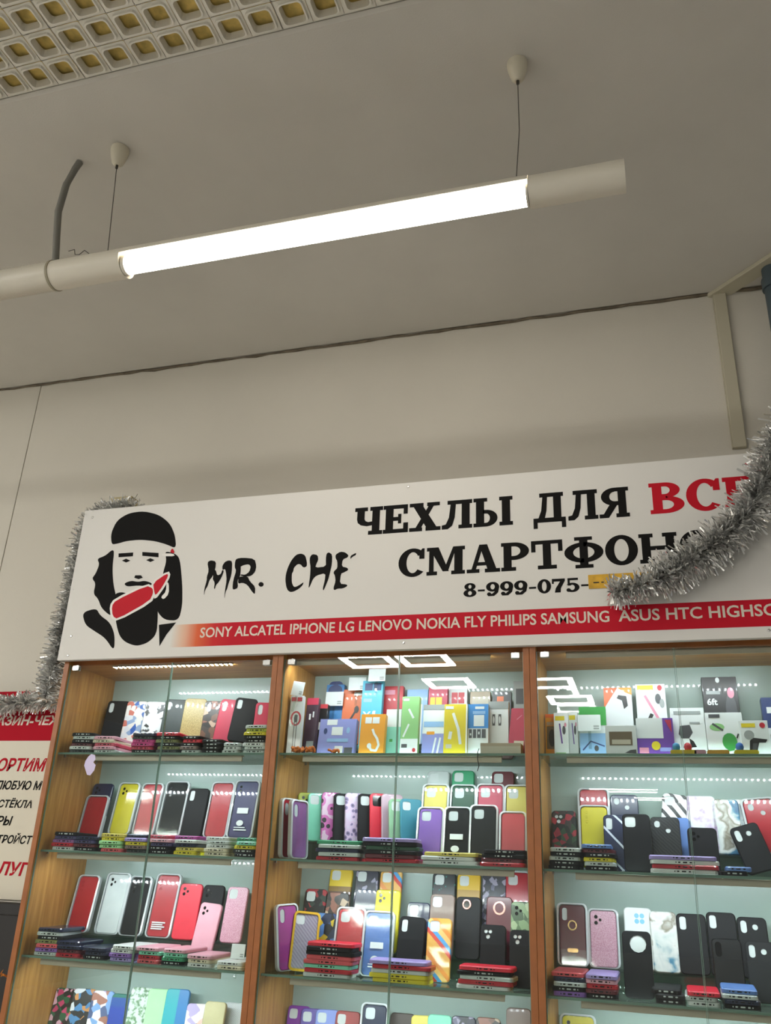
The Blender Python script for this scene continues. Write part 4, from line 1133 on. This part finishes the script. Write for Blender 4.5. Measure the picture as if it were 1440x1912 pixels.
case('brown and blue diamond printed phone case, partly hidden, left cabinet bottom shelf',0.522,0.2,0.967,0.068,0.179,'pastel','none',12,0,11,0)
case('clear yellowish phone case, second from right, left cabinet bottom shelf',0.595,0.16,1.022,0.068,0.139,'clearyellow','none',0,0,11,0)
case('white checkered phone case at right end, left cabinet bottom shelf',0.637,0.2,1.019,0.068,0.138,'check','none',0,0,11,0)
case('red phone case in white rim turned sideways, far left, middle cabinet second shelf',0.824,0.082,1.555,0.068,0.163,'red','tall',70,0,4,1)
case('mauve phone case in white rim turned sideways, second from left, middle cabinet second shelf',0.864,0.082,1.555,0.068,0.159,'mauve','tall',70,0,4,1)
case('yellow-green phone case with round print, middle cabinet second shelf',0.836,0.19,1.607,0.068,0.144,'yellowgreen','lens',34,0,8,0)
case('glossy mint phone case right of the yellow-green one, middle cabinet second shelf',0.878,0.19,1.607,0.068,0.143,'mint','sqw',34,0,8,0)
case('white and pink phone case with black blobs, middle cabinet second shelf',0.924,0.19,1.607,0.068,0.146,'panda','none',34,0,8,0)
case('black phone case between black-blob and pink-heart cases, middle cabinet second shelf',0.964,0.19,1.607,0.068,0.143,'black','sqw',34,0,8,0)
case('pale pink phone case with grey heart spots, middle cabinet second shelf',1.001,0.19,1.607,0.068,0.145,'hearts','none',34,0,8,0)
case('black phone case between pink-heart and red cases, middle cabinet second shelf',1.043,0.19,1.607,0.068,0.143,'black','sqw',34,0,8,0)
case('bright red phone case with black camera block, middle cabinet second shelf',1.081,0.19,1.607,0.068,0.145,'brightred','sqb',34,0,8,0)
case('grey-pink phone case with red edge beside bright red one, middle cabinet second shelf',1.118,0.19,1.607,0.068,0.144,'greypink','none',34,0,8,0)
case('light sage green phone case, half hidden, middle cabinet second shelf',1.155,0.15,1.555,0.068,0.179,'sage','sqw',34,0,8,0)
case('teal phone case at right end of slanted row, middle cabinet second shelf',1.19,0.15,1.555,0.068,0.18,'teal','sq',34,0,8,0)
case('clear whitish phone case, highest tier, left, middle cabinet second shelf',1.239,0.222,1.655,0.068,0.172,'clear','sqw',0,0,11,0)
case('green phone case, highest tier, centre, middle cabinet second shelf',1.317,0.222,1.655,0.069,0.174,'green','sqw',0,0,11,0)
case('dark maroon phone case, highest tier, right, middle cabinet second shelf',1.439,0.222,1.655,0.068,0.172,'maroon','sqw',0,0,11,0)
case('yellow boxed phone case, middle tier, left, middle cabinet second shelf',1.247,0.16,1.61,0.074,0.167,'paleyellow','sqw',0,0,11,1)
case('dark green boxed phone case, middle tier, middle cabinet second shelf',1.331,0.16,1.61,0.07,0.166,'forest','sqw',0,0,11,1)
case('rose red boxed phone case, middle tier, middle cabinet second shelf',1.412,0.16,1.61,0.076,0.169,'rose','sqw',0,0,11,1)
case('yellow boxed phone case, middle tier, right end, middle cabinet second shelf',1.491,0.16,1.61,0.068,0.167,'paleyellow','sqw',0,0,11,1)
case('purple boxed phone case, front tier, left, middle cabinet second shelf',1.245,0.112,1.555,0.072,0.152,'purple','sqw',0,0,11,1)
case('glossy black boxed phone case with white streaks, front tier, middle cabinet second shelf',1.325,0.112,1.555,0.072,0.154,'black','sqw',0,0,11,2)
case('matte black boxed phone case, front tier, third, middle cabinet second shelf',1.401,0.112,1.555,0.074,0.161,'charcoal','sqw',0,0,11,1)
case('glossy coral red boxed phone case, front tier, right end, middle cabinet second shelf',1.485,0.112,1.555,0.07,0.144,'coral','none',0,0,11,1)
case('magenta phone case in white rim leaning at far left, middle cabinet third shelf',0.837,0.085,1.261,0.068,0.169,'magenta','tall',56,-4,6,1)
case('quilted grey phone case with yellow frame seen from inside, middle cabinet third shelf',0.889,0.1,1.261,0.075,0.154,'quilt','sq',30,4,8,0)
case('black phone case with red flower print, upper left corner, middle cabinet third shelf',0.873,0.19,1.313,0.071,0.163,'darkfloral','sqw',0,0,11,0)
case('black case with yellow top and cartoon-like blotches, top tier, middle cabinet third shelf',0.939,0.222,1.361,0.072,0.176,'yellowdark','sqw',0,0,11,0)
case('black phone case with white petals, top tier, middle cabinet third shelf',1.022,0.222,1.361,0.072,0.176,'petals','sqw',0,0,11,0)
case('white phone case with orange and blue bands, top tier, middle cabinet third shelf',1.098,0.222,1.361,0.068,0.176,'orangeplaid','sqw',0,0,11,0)
case('brown mottled phone case below the yellow-topped one, middle cabinet third shelf',0.946,0.185,1.316,0.071,0.153,'mottle','none',0,0,11,0)
case('navy phone case between mottled and bright yellow ones, middle cabinet third shelf',1.033,0.185,1.316,0.068,0.165,'navy','none',0,0,11,0)
case('bright yellow phone case with two black lenses, middle cabinet third shelf',1.101,0.185,1.316,0.076,0.167,'yellow','lens',0,0,11,0)
case('phone case printed with yellow, blue and black patches, middle cabinet third shelf',0.925,0.15,1.261,0.069,0.152,'comic','none',0,0,11,0)
case('red boxed phone case with square camera window, middle cabinet third shelf',1.015,0.112,1.261,0.08,0.168,'red','sqw',0,0,11,1)
case('blue boxed phone case with white labels, middle cabinet third shelf',1.1,0.112,1.261,0.082,0.162,'blue','sqw',0,0,11,2)
case('navy phone case behind the black one, middle cabinet third shelf',1.202,0.16,1.316,0.068,0.138,'navy','sqw',0,0,11,0)
case('black phone case standing before the navy one, middle cabinet third shelf',1.192,0.112,1.261,0.075,0.157,'black','tallw',0,2,11,0)
case('black phone case with teal speckles, top tier right, middle cabinet third shelf',1.261,0.222,1.361,0.07,0.176,'speckle','sqw',0,0,11,0)
case('yellow and brown printed phone case, top tier right, middle cabinet third shelf',1.335,0.222,1.361,0.069,0.176,'yellowbrown','sqw',0,0,11,0)
case('grey and violet blotched phone case, top tier right, middle cabinet third shelf',1.41,0.222,1.361,0.069,0.179,'petals','none',0,0,11,0)
case('crimson phone case, top tier, right end, middle cabinet third shelf',1.477,0.222,1.361,0.068,0.184,'red','sqw',0,0,11,0)
case('taupe brown phone case with square camera window, middle cabinet third shelf',1.271,0.16,1.316,0.071,0.163,'taupe','sqw',0,0,11,0)
case('dark grey phone case with bronze camera ring, middle cabinet third shelf',1.347,0.16,1.316,0.07,0.159,'charcoal','ring',0,0,11,0)
case('burgundy glossy phone case with pink metal ring, middle cabinet third shelf',1.433,0.17,1.316,0.073,0.163,'burgundy','ringp',0,0,11,0)
case('green camouflage printed phone case, right end, middle cabinet third shelf',1.501,0.16,1.316,0.068,0.153,'camo','lens',0,0,11,0)
case('orange, blue and red diagonal plaid phone case, middle cabinet third shelf',1.275,0.112,1.261,0.069,0.157,'orangeplaid','sqw',0,0,11,0)
case('black phone case with cluster of round holes, middle cabinet third shelf',1.425,0.112,1.261,0.07,0.148,'black','lensw',0,0,11,0)
case('black phone case with round holes at right end, middle cabinet third shelf',1.504,0.112,1.261,0.068,0.139,'black','lensw',0,0,11,0)
case('purple phone case, leftmost, middle cabinet bottom shelf',0.841,0.2,1.019,0.068,0.145,'purplevivid','sq',0,0,11,0)
case('violet phone case, second from left, middle cabinet bottom shelf',0.891,0.2,1.019,0.068,0.141,'violet2','sq',14,0,11,0)
case('lavender blue phone case, third from left, middle cabinet bottom shelf',0.936,0.2,1.019,0.068,0.142,'lavblue','sq',14,0,11,0)
case('brick red phone case, fourth from left, middle cabinet bottom shelf',0.991,0.2,1.019,0.073,0.142,'brick','sq',0,0,11,0)
case('navy boxed phone case, taller than its neighbours, middle cabinet bottom shelf',1.082,0.16,1.022,0.072,0.165,'navy','sqw',0,0,11,2)
case('dark brown phone case with rounded corners, middle cabinet bottom shelf',1.152,0.2,1.019,0.072,0.149,'brown','none',0,0,11,0)
case('cream phone case beside mint one, middle cabinet bottom shelf',1.219,0.2,1.019,0.068,0.148,'paleyellow','none',14,0,11,0)
case('mint phone case with white ribs, middle cabinet bottom shelf',1.258,0.2,1.019,0.068,0.153,'mint','none',0,0,11,0)
case('black and white printed phone case, middle cabinet bottom shelf',1.325,0.2,1.019,0.068,0.154,'petals','none',0,0,11,0)
case('brown printed phone case, middle cabinet bottom shelf',1.393,0.2,1.019,0.068,0.156,'mottle','none',0,0,11,0)
case('grey-brown phone case at right end, middle cabinet bottom shelf',1.476,0.2,1.019,0.068,0.185,'taupe','none',0,0,11,0)
case('black phone case with red and green flowers, leftmost, right cabinet second shelf',1.62,0.184,1.555,0.071,0.159,'darkfloral2','lensw',0,0,11,0)
case('red boxed phone case rising behind the yellow one, right cabinet second shelf',1.705,0.2,1.607,0.081,0.167,'red','lens3',0,0,11,1)
case('yellow boxed phone case in front of the red one, right cabinet second shelf',1.705,0.182,1.555,0.077,0.171,'yellow','lens3',0,0,11,1)
case('navy phone case with two round windows, back row, right cabinet second shelf',1.79,0.2,1.607,0.077,0.155,'navy','dualr',0,0,11,0)
case('navy phone case with diagonal white stripes, right cabinet second shelf',1.766,0.15,1.555,0.069,0.148,'navystripe','tallw',0,0,11,0)
case('matte black phone case with square window, front, right cabinet second shelf',1.821,0.1,1.555,0.073,0.148,'black','sqw',0,0,11,0)
case('black ribbed phone case with four-lens window, right cabinet second shelf',1.896,0.15,1.555,0.077,0.145,'ribbed','dualr',0,0,11,0)
case('light blue phone case behind the ribbed black one, right cabinet second shelf',1.929,0.18,1.555,0.068,0.146,'blue','none',0,0,11,0)
case('white phone case with black plaid stripes, tilted, right cabinet second shelf',1.91,0.2,1.607,0.068,0.16,'plaidbw','sq',0,8,11,0)
case('clear phone case with pastel flower print, right cabinet second shelf',1.995,0.2,1.607,0.081,0.155,'pastel2','none',0,0,11,0)
case('black phone case below the pastel flower case, right cabinet second shelf',1.989,0.13,1.555,0.075,0.118,'black','lens',0,0,11,0)
case('teal and white marble phone case, right cabinet second shelf',2.059,0.2,1.607,0.072,0.146,'marble','none',0,0,11,0)
case('white marble phone case with round window, half hidden, right cabinet second shelf',2.102,0.212,1.607,0.068,0.148,'marble2','round',0,0,11,0)
case('red boxed phone case at right, leaning, right cabinet second shelf',2.158,0.2,1.607,0.08,0.147,'red','dualr',0,-6,11,1)
case('black phone case leaning far left across the red one, right cabinet second shelf',2.132,0.16,1.555,0.075,0.135,'black','dual',0,-17,14,0)
case('burgundy boxed phone case with gold ring, leftmost, right cabinet third shelf',1.631,0.2,1.313,0.075,0.153,'burgundy','gold',0,0,11,1)
case('pink glitter boxed phone case, second from left, right cabinet third shelf',1.714,0.2,1.313,0.074,0.142,'pinkglit','lens',0,0,11,1)
case('white phone case with pale blue emblem, behind black one, right cabinet third shelf',1.806,0.2,1.313,0.073,0.155,'white','roundblue',0,0,11,0)
case('black phone case with large round camera window, front, right cabinet third shelf',1.802,0.08,1.261,0.072,0.154,'black','round',0,0,11,0)
case('grey, teal and white marble phone case, right cabinet third shelf',1.875,0.2,1.313,0.07,0.148,'marble','none',8,0,11,0)
case('black phone case right of marble one, right cabinet third shelf',1.943,0.2,1.313,0.075,0.146,'black','tallw',0,0,11,0)
case('black phone case fourth from right, behind glossy one, right cabinet third shelf',2.019,0.2,1.313,0.074,0.153,'black','tallw',0,0,11,0)
case('glossy black phone case with dark tall camera block, right cabinet third shelf',2.025,0.184,1.261,0.073,0.143,'glossblack','tall',0,0,11,0)
case('black phone case with lobed camera window, back row right, right cabinet third shelf',2.094,0.2,1.313,0.073,0.145,'black','dual',0,0,11,0)
case('black phone case with lobed camera window, front row right, right cabinet third shelf',2.106,0.184,1.261,0.072,0.141,'charcoal','dual',0,0,11,0)
case('yellow boxed phone case with rounded rim, right cabinet bottom shelf',1.634,0.2,1.019,0.086,0.177,'yellow','lens',0,0,11,1)
stack('left cabinet top shelf','far left stack',0.077,0.036,1.85,0.093,0,8,'darkgreen white maroon black clear black')
stack('left cabinet top shelf','second stack from left',0.175,0.036,1.85,0.087,0,5,'clear pink rose cream pink')
stack('left cabinet top shelf','pink-edged stack',0.315,0.036,1.85,0.089,0,4,'black crimson hotpink hotpink darkgreen navy')
stack('left cabinet top shelf','olive-edged stack',0.406,0.036,1.85,0.082,0,0,'darkgreen olive black olive black brightred')
stack('left cabinet top shelf','grey-edged stack',0.487,0.036,1.85,0.069,0,0,'clear taupe charcoal brightred black')
stack('left cabinet top shelf','all-black stack',0.562,0.036,1.85,0.07,0,0,'black charcoal black black')
stack('left cabinet top shelf','clear stack near divider',0.631,0.036,1.85,0.058,0,0,'clear white clear')
stack('left cabinet top shelf','rightmost stack',0.707,0.036,1.85,0.079,0,0,'clear clear white black black yellow yellowgreen clear')
stack('left cabinet second shelf','far left stack',0.07,0.036,1.555,0.094,0,6,'clear red mauve violet black')
stack('left cabinet second shelf','second stack from left',0.166,0.036,1.555,0.086,0,4,'black maroon violet navy')
stack('left cabinet second shelf','yellow-topped stack',0.256,0.036,1.555,0.087,0,3,'coral lightgreen lightgreen yellow paleyellow')
stack('left cabinet second shelf','navy-topped stack',0.342,0.036,1.555,0.078,0,0,'darkgreen taupe yellow lavender navy')
stack('left cabinet second shelf','pink-topped stack',0.426,0.036,1.555,0.078,0,0,'black black violet pink rose')
stack('left cabinet second shelf','mauve-topped stack',0.513,0.036,1.555,0.082,0,0,'yellow paleyellow navy white magenta')
stack('left cabinet second shelf','pale-topped stack',0.617,0.036,1.555,0.091,0,0,'cream cream white clear white')
stack('left cabinet second shelf','yellow-edged end stack',0.709,0.036,1.555,0.072,0,0,'black charcoal yellow mint green')
stack('left cabinet third shelf','far left stack',0.065,0.036,1.261,0.087,0,8,'clear purple coral olive charcoal clear navy')
stack('left cabinet third shelf','navy fanned stack',0.164,0.036,1.261,0.089,0,6,'red maroon navy navy')
stack('left cabinet third shelf','small navy stack',0.257,0.036,1.261,0.083,0,0,'black navy navy')
stack('left cabinet third shelf','white-topped stack',0.349,0.036,1.261,0.078,0,0,'lavender purple white white')
stack('left cabinet third shelf','mint-edged stack',0.434,0.036,1.261,0.075,0,0,'coral red mint pink')
stack('left cabinet third shelf','green-edged stack',0.516,0.036,1.261,0.074,0,0,'black green mint pink')
stack('left cabinet third shelf','low pale stack',0.599,0.036,1.261,0.079,0,0,'white cream pink')
stack('left cabinet third shelf','white end pair',0.696,0.036,1.261,0.082,0,0,'cream white')
stack('middle cabinet second shelf','green-topped stack',1.001,0.03,1.555,0.135,1,0,'red clear navy clear green')
stack('middle cabinet second shelf','lavender-topped stack',1.155,0.03,1.555,0.161,1,0,'red maroon black forest black lavender')
stack('middle cabinet second shelf','yellow-and-white stack',1.324,0.03,1.555,0.158,1,0,'white white paleyellow')
stack('middle cabinet second shelf','black-topped stack',1.473,0.03,1.555,0.124,1,0,'red maroon black black')
stack('middle cabinet third shelf','black and coral stack',0.988,0.03,1.261,0.144,1,0,'clear red mint coral coral black charcoal brightred')
stack('middle cabinet third shelf','lavender-topped stack',1.191,0.03,1.261,0.162,1,0,'yellow yellow clear red lavender')
stack('middle cabinet third shelf','red-topped stack',1.418,0.03,1.261,0.15,1,0,'white red clear black brightred')
stack('right cabinet second shelf','far left dark stack',1.624,0.036,1.555,0.083,0,0,'black charcoal clear black clear')
stack('right cabinet second shelf','maroon-edged stack',1.721,0.036,1.555,0.079,0,0,'black clear yellow black maroon blue')
stack('right cabinet second shelf','lavender-topped stack',1.932,0.03,1.555,0.172,1,0,'white red white lavender')
stack('right cabinet second shelf','low blue-topped pair',2.057,0.036,1.555,0.062,0,0,'black blue')
stack('right cabinet third shelf','pink-topped stack',1.626,0.036,1.261,0.083,0,0,'purple black clear navy coral')
stack('right cabinet third shelf','lavender-topped stack',1.711,0.036,1.261,0.077,0,0,'black maroon red pink lavender')
stack('right cabinet third shelf','black stack',1.87,0.036,1.261,0.069,0,0,'black charcoal black')
stack('right cabinet third shelf','red-topped stack',1.95,0.036,1.261,0.075,0,0,'white clear brightred')
stack('right cabinet third shelf','blue-topped stack',2.035,0.036,1.261,0.081,0,0,'black navy clear blue')
carton('product_box','narrow white cable box with red oval, leftmost, middle cabinet top shelf','box',0.828,0.06,1.85,0.043,0.178,0.02,'redoval',0,8,3)
carton('product_box','dark plum box behind the white cable box, middle cabinet top shelf','box',0.852,0.12,1.85,0.039,0.183,0.02,'plum',0,0,6)
carton('product_box','black earphone box with white label and red top, middle cabinet top shelf','box',0.869,0.17,1.85,0.033,0.172,0.02,'blacklabel',0,0,6)
carton('product_box','blue box with domed top and black earphones, middle cabinet top shelf','box',0.887,0.225,1.9,0.062,0.197,0.02,'bluedome',0,0,6)
carton('product_box','periwinkle blue landscape box with white label, front, middle cabinet top shelf','box',0.96,0.07,1.85,0.118,0.106,0.025,'periwinkle',0,0,10)
carton('product_box','orange box with black cable plug, back row, middle cabinet top shelf','box',0.955,0.215,1.9,0.068,0.178,0.02,'orangeplug',0,0,6)
carton('product_box','tall cyan cable box, back row, middle cabinet top shelf','box',1.027,0.19,1.88,0.069,0.221,0.02,'cyan',0,0,6)
carton('product_box','amber yellow cable box with white curl, front, middle cabinet top shelf','box',1.07,0.08,1.85,0.078,0.122,0.022,'amber',0,0,8)
carton('product_box','red box with two black cable plugs, back row, middle cabinet top shelf','box',1.087,0.225,1.9,0.068,0.188,0.02,'redplugs',0,0,6)
carton('product_box','mint green box between amber and light green boxes, middle cabinet top shelf','box',1.124,0.12,1.85,0.048,0.143,0.02,'mintbox',0,0,6)
carton('product_box','light green box with white cable, white lower end, middle cabinet top shelf','box',1.184,0.09,1.85,0.054,0.177,0.02,'greenbox',0,0,6)
carton('product_box','pale blue box with white front, back row centre, middle cabinet top shelf','box',1.169,0.225,1.9,0.069,0.176,0.02,'paleblue',0,0,6)
carton('product_box','crimson box with yellow square label, back row, middle cabinet top shelf','box',1.242,0.2,1.88,0.061,0.2,0.02,'crimsonbox',0,0,6)
carton('product_box','violet and white box with pale bars, front, middle cabinet top shelf','box',1.255,0.1,1.85,0.068,0.153,0.02,'violetbox',0,0,8)
carton('product_box','white box with two red squares, back row, middle cabinet top shelf','box',1.302,0.225,1.9,0.059,0.177,0.02,'whitered',0,0,6)
carton('product_box','lemon yellow cable box with white cable, front, middle cabinet top shelf','box',1.327,0.08,1.85,0.07,0.149,0.02,'lemon',0,0,6)
carton('product_box','blue and white box with block lettering, front, middle cabinet top shelf','box',1.392,0.09,1.85,0.062,0.15,0.02,'usb',0,0,5)
carton('product_box','beige box half hidden in back row, middle cabinet top shelf','box',1.373,0.225,1.9,0.064,0.165,0.02,'beige',0,0,6)
carton('product_box','white box with two dark slots, front right, middle cabinet top shelf','box',1.449,0.11,1.85,0.06,0.161,0.022,'slots',0,0,6)
carton('product_box','dark box with orange print behind white slotted box, middle cabinet top shelf','box',1.445,0.2,1.9,0.059,0.159,0.02,'darkorange',0,0,6)
carton('product_box','grey and blue tall box at right end, middle cabinet top shelf','box',1.499,0.2,1.85,0.036,0.242,0.02,'greyblue',0,0,6)
carton('product_box','crimson triangular box leaning at right end, middle cabinet top shelf','box',1.5,0.1,1.85,0.05,0.136,0.02,'crimsonplain',4,-15,6)
carton('product_box','low white cardboard tray with a dark wire, middle cabinet top shelf','box',1.467,0.04,1.85,0.115,0.029,0.05,'tray',0,0,0)
carton('product_box','amber box with black gadget picture, leftmost, right cabinet top shelf','box',1.586,0.15,1.85,0.038,0.128,0.02,'amberblack',0,0,6)
carton('product_box','white box with yellow logo bar and purple stick, second, right cabinet top shelf','box',1.629,0.13,1.85,0.041,0.129,0.02,'whiteyellow',0,0,6)
carton('product_box','narrow white box with yellow top, third from left, right cabinet top shelf','box',1.661,0.16,1.85,0.027,0.137,0.02,'whiteyellow',0,0,6)
carton('product_box','green-topped box with white and blue front, right cabinet top shelf','box',1.72,0.12,1.85,0.076,0.142,0.03,'greentop',0,0,6)
carton('product_box','tall white box with orange corners, back row, right cabinet top shelf','box',1.792,0.2,1.9,0.081,0.163,0.03,'orangecorner',0,0,6)
carton('product_box','white box with brown window, front, right cabinet top shelf','box',1.798,0.06,1.85,0.083,0.078,0.03,'window',0,0,4)
carton('product_box','tall white box with yellow bar and purple stick, back, right cabinet top shelf','box',1.886,0.2,1.9,0.084,0.172,0.03,'stickbox',0,0,6)
carton('product_box','purple box with blank white card, front, right cabinet top shelf','box',1.889,0.08,1.85,0.098,0.101,0.03,'purplebox',0,0,4)
carton('product_box','white box with dark phone holder picture, right cabinet top shelf','box',1.978,0.1,1.85,0.089,0.132,0.03,'holder',0,0,5)
carton('product_box','tall black box with white printed figures, right cabinet top shelf','box',2.079,0.2,1.89,0.095,0.2,0.03,'blackfig',0,0,6)
carton('product_box','white box with green fan picture, right cabinet top shelf','box',2.071,0.09,1.85,0.095,0.116,0.03,'greenfan',0,0,4)
carton('product_box','white box with yellow bar and dark camera, right cabinet top shelf','box',2.144,0.08,1.85,0.071,0.092,0.03,'camerabox',0,0,4)
carton('product_box','blue and white box at the right frame edge, right cabinet top shelf','box',2.212,0.18,1.85,0.057,0.174,0.03,'bluewhite',0,0,6)
price_card('bent white price card above the leftmost cable box, middle cabinet top shelf',0.827,0.055,2.026,0.04,0.045,8)
price_card('white price card before the blue domed box, middle cabinet top shelf',0.894,0.217,2.023,0.061,0.047,0)
price_card('white price card above the orange box, middle cabinet top shelf',0.972,0.212,2.071,0.059,0.044,0)
price_card('white price card above the tall cyan box, middle cabinet top shelf',1.046,0.187,2.094,0.057,0.042,0)
price_card('white price card before the green-topped box, right cabinet top shelf',1.711,0.112,1.922,0.064,0.047,0)
price_card('white price card at right end of row, left cabinet third shelf',0.689,0.1,1.284,0.043,0.038,0)

# ------------------------------------------------------------------ small things on the top shelves
Z1 = SHELF[0] + .0005
ob = MB(); OB = plain('orange_beads', 'd8782c', .45)
rb = random.Random(4)
for k in range(46):
    x, y, z = rb.uniform(-.036, .036), rb.uniform(-.012, .012), rb.uniform(.003, .014)
    q = rb.uniform(.0035, .0055)
    ob.loft([[(x + q * c * math.cos(t), y + q * c * math.sin(t), z + q * s) for t in (2 * math.pi * i / 7 for i in range(7))] for s, c in ((-.95, .3), (-.5, .87), (.2, .98), (.8, .6), (.99, .1))], OB, True, True, True)
bo = ob.build('beaded_string', None, (.868, .048, Z1 + .003)); tag(bo, 'heap of orange beaded string before the white cable box, middle cabinet top shelf', 'beads')
o2 = MB()
for k in range(14):
    x, z, q = rb.uniform(-.018, .018), rb.uniform(.003, .010), .004
    y = rb.uniform(-.006, .006)
    o2.loft([[(x + q * c * math.cos(t), y + q * c * math.sin(t), z + q * s) for t in (2 * math.pi * i / 7 for i in range(7))] for s, c in ((-.95, .3), (-.5, .87), (.2, .98), (.8, .6), (.99, .1))], OB, True, True, True)
tag(o2.build('beaded_string', None, (.965, .05, Z1 + .002)), 'small orange bead cluster before the periwinkle box, middle cabinet top shelf', 'beads')


def toy(label, x, cols, w):
    r = thing('toy_clip', label, 'toy clip', (x, .045, Z1))
    m = MB(); m.loft([[(a, y, b) for a, b in rrect(-w / 2, w / 2, 0, .012, .005, 5)] for y in (0, .02)], plain('toy_' + cols[0], cols[0], .4)); m.build('base', r)
    for k, c in enumerate(cols[1:]):
        m = MB(); cx = (-.25 + .45 * k) * w
        m.loft([[(cx + q * math.cos(t), .010 + q * .7 * math.sin(t), z) for t in (2 * math.pi * i / 12 for i in range(12))] for z, q in ((.0121, .008), (.02, .0105), (.028, .0085), (.032, .003))], plain('toy_' + c, c, .4), True, True, True); m.build('knob', r)


toy('yellow toy clip with blue and red knobs before the phone holder box, right cabinet', 2.252 - .295, ['dcc030', '3a8ab4', 'c8404a'], .066)
toy('amber toy clip lying before the green fan box, right cabinet', 2.045, ['e0a83a'], .055)
toy('pink toy clip left of the amber one, right cabinet', 2.0, ['d8a0b0'], .03)
toy('blue and yellow toy clip near the right frame edge, right cabinet', 2.115, ['dcc82a', '3a70c0'], .06)
m = MB(); wp = [(1.52 - .115 + .002 * k, .028 - .001 * k, SHELF[0] + .012 - .0125 * k) for k in range(5)]
m.tube([(1.408, .030, 1.862), (1.405, .0228, 1.852), (1.405, .0222, 1.83), (1.409, .0222, 1.815), (1.404, .0222, 1.80)], .0012, M_dark, 6)
tag(m.build('wire_end'), 'short dark wire hanging over the top shelf edge, middle cabinet', 'wire')

# flat pale lilac patch on the left glass door
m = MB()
SV = plain('pale_lilac', 'cfc4e4', .5)
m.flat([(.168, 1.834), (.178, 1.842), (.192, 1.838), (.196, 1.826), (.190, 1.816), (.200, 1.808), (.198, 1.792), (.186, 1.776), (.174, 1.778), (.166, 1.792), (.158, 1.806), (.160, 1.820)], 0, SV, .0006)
o = m.build('sticker', None, (-.02, .0079, 0)); tag(o, 'pale lilac patch on the left glass door below the top shelf', 'sticker')

print('objects', len(bpy.data.objects))
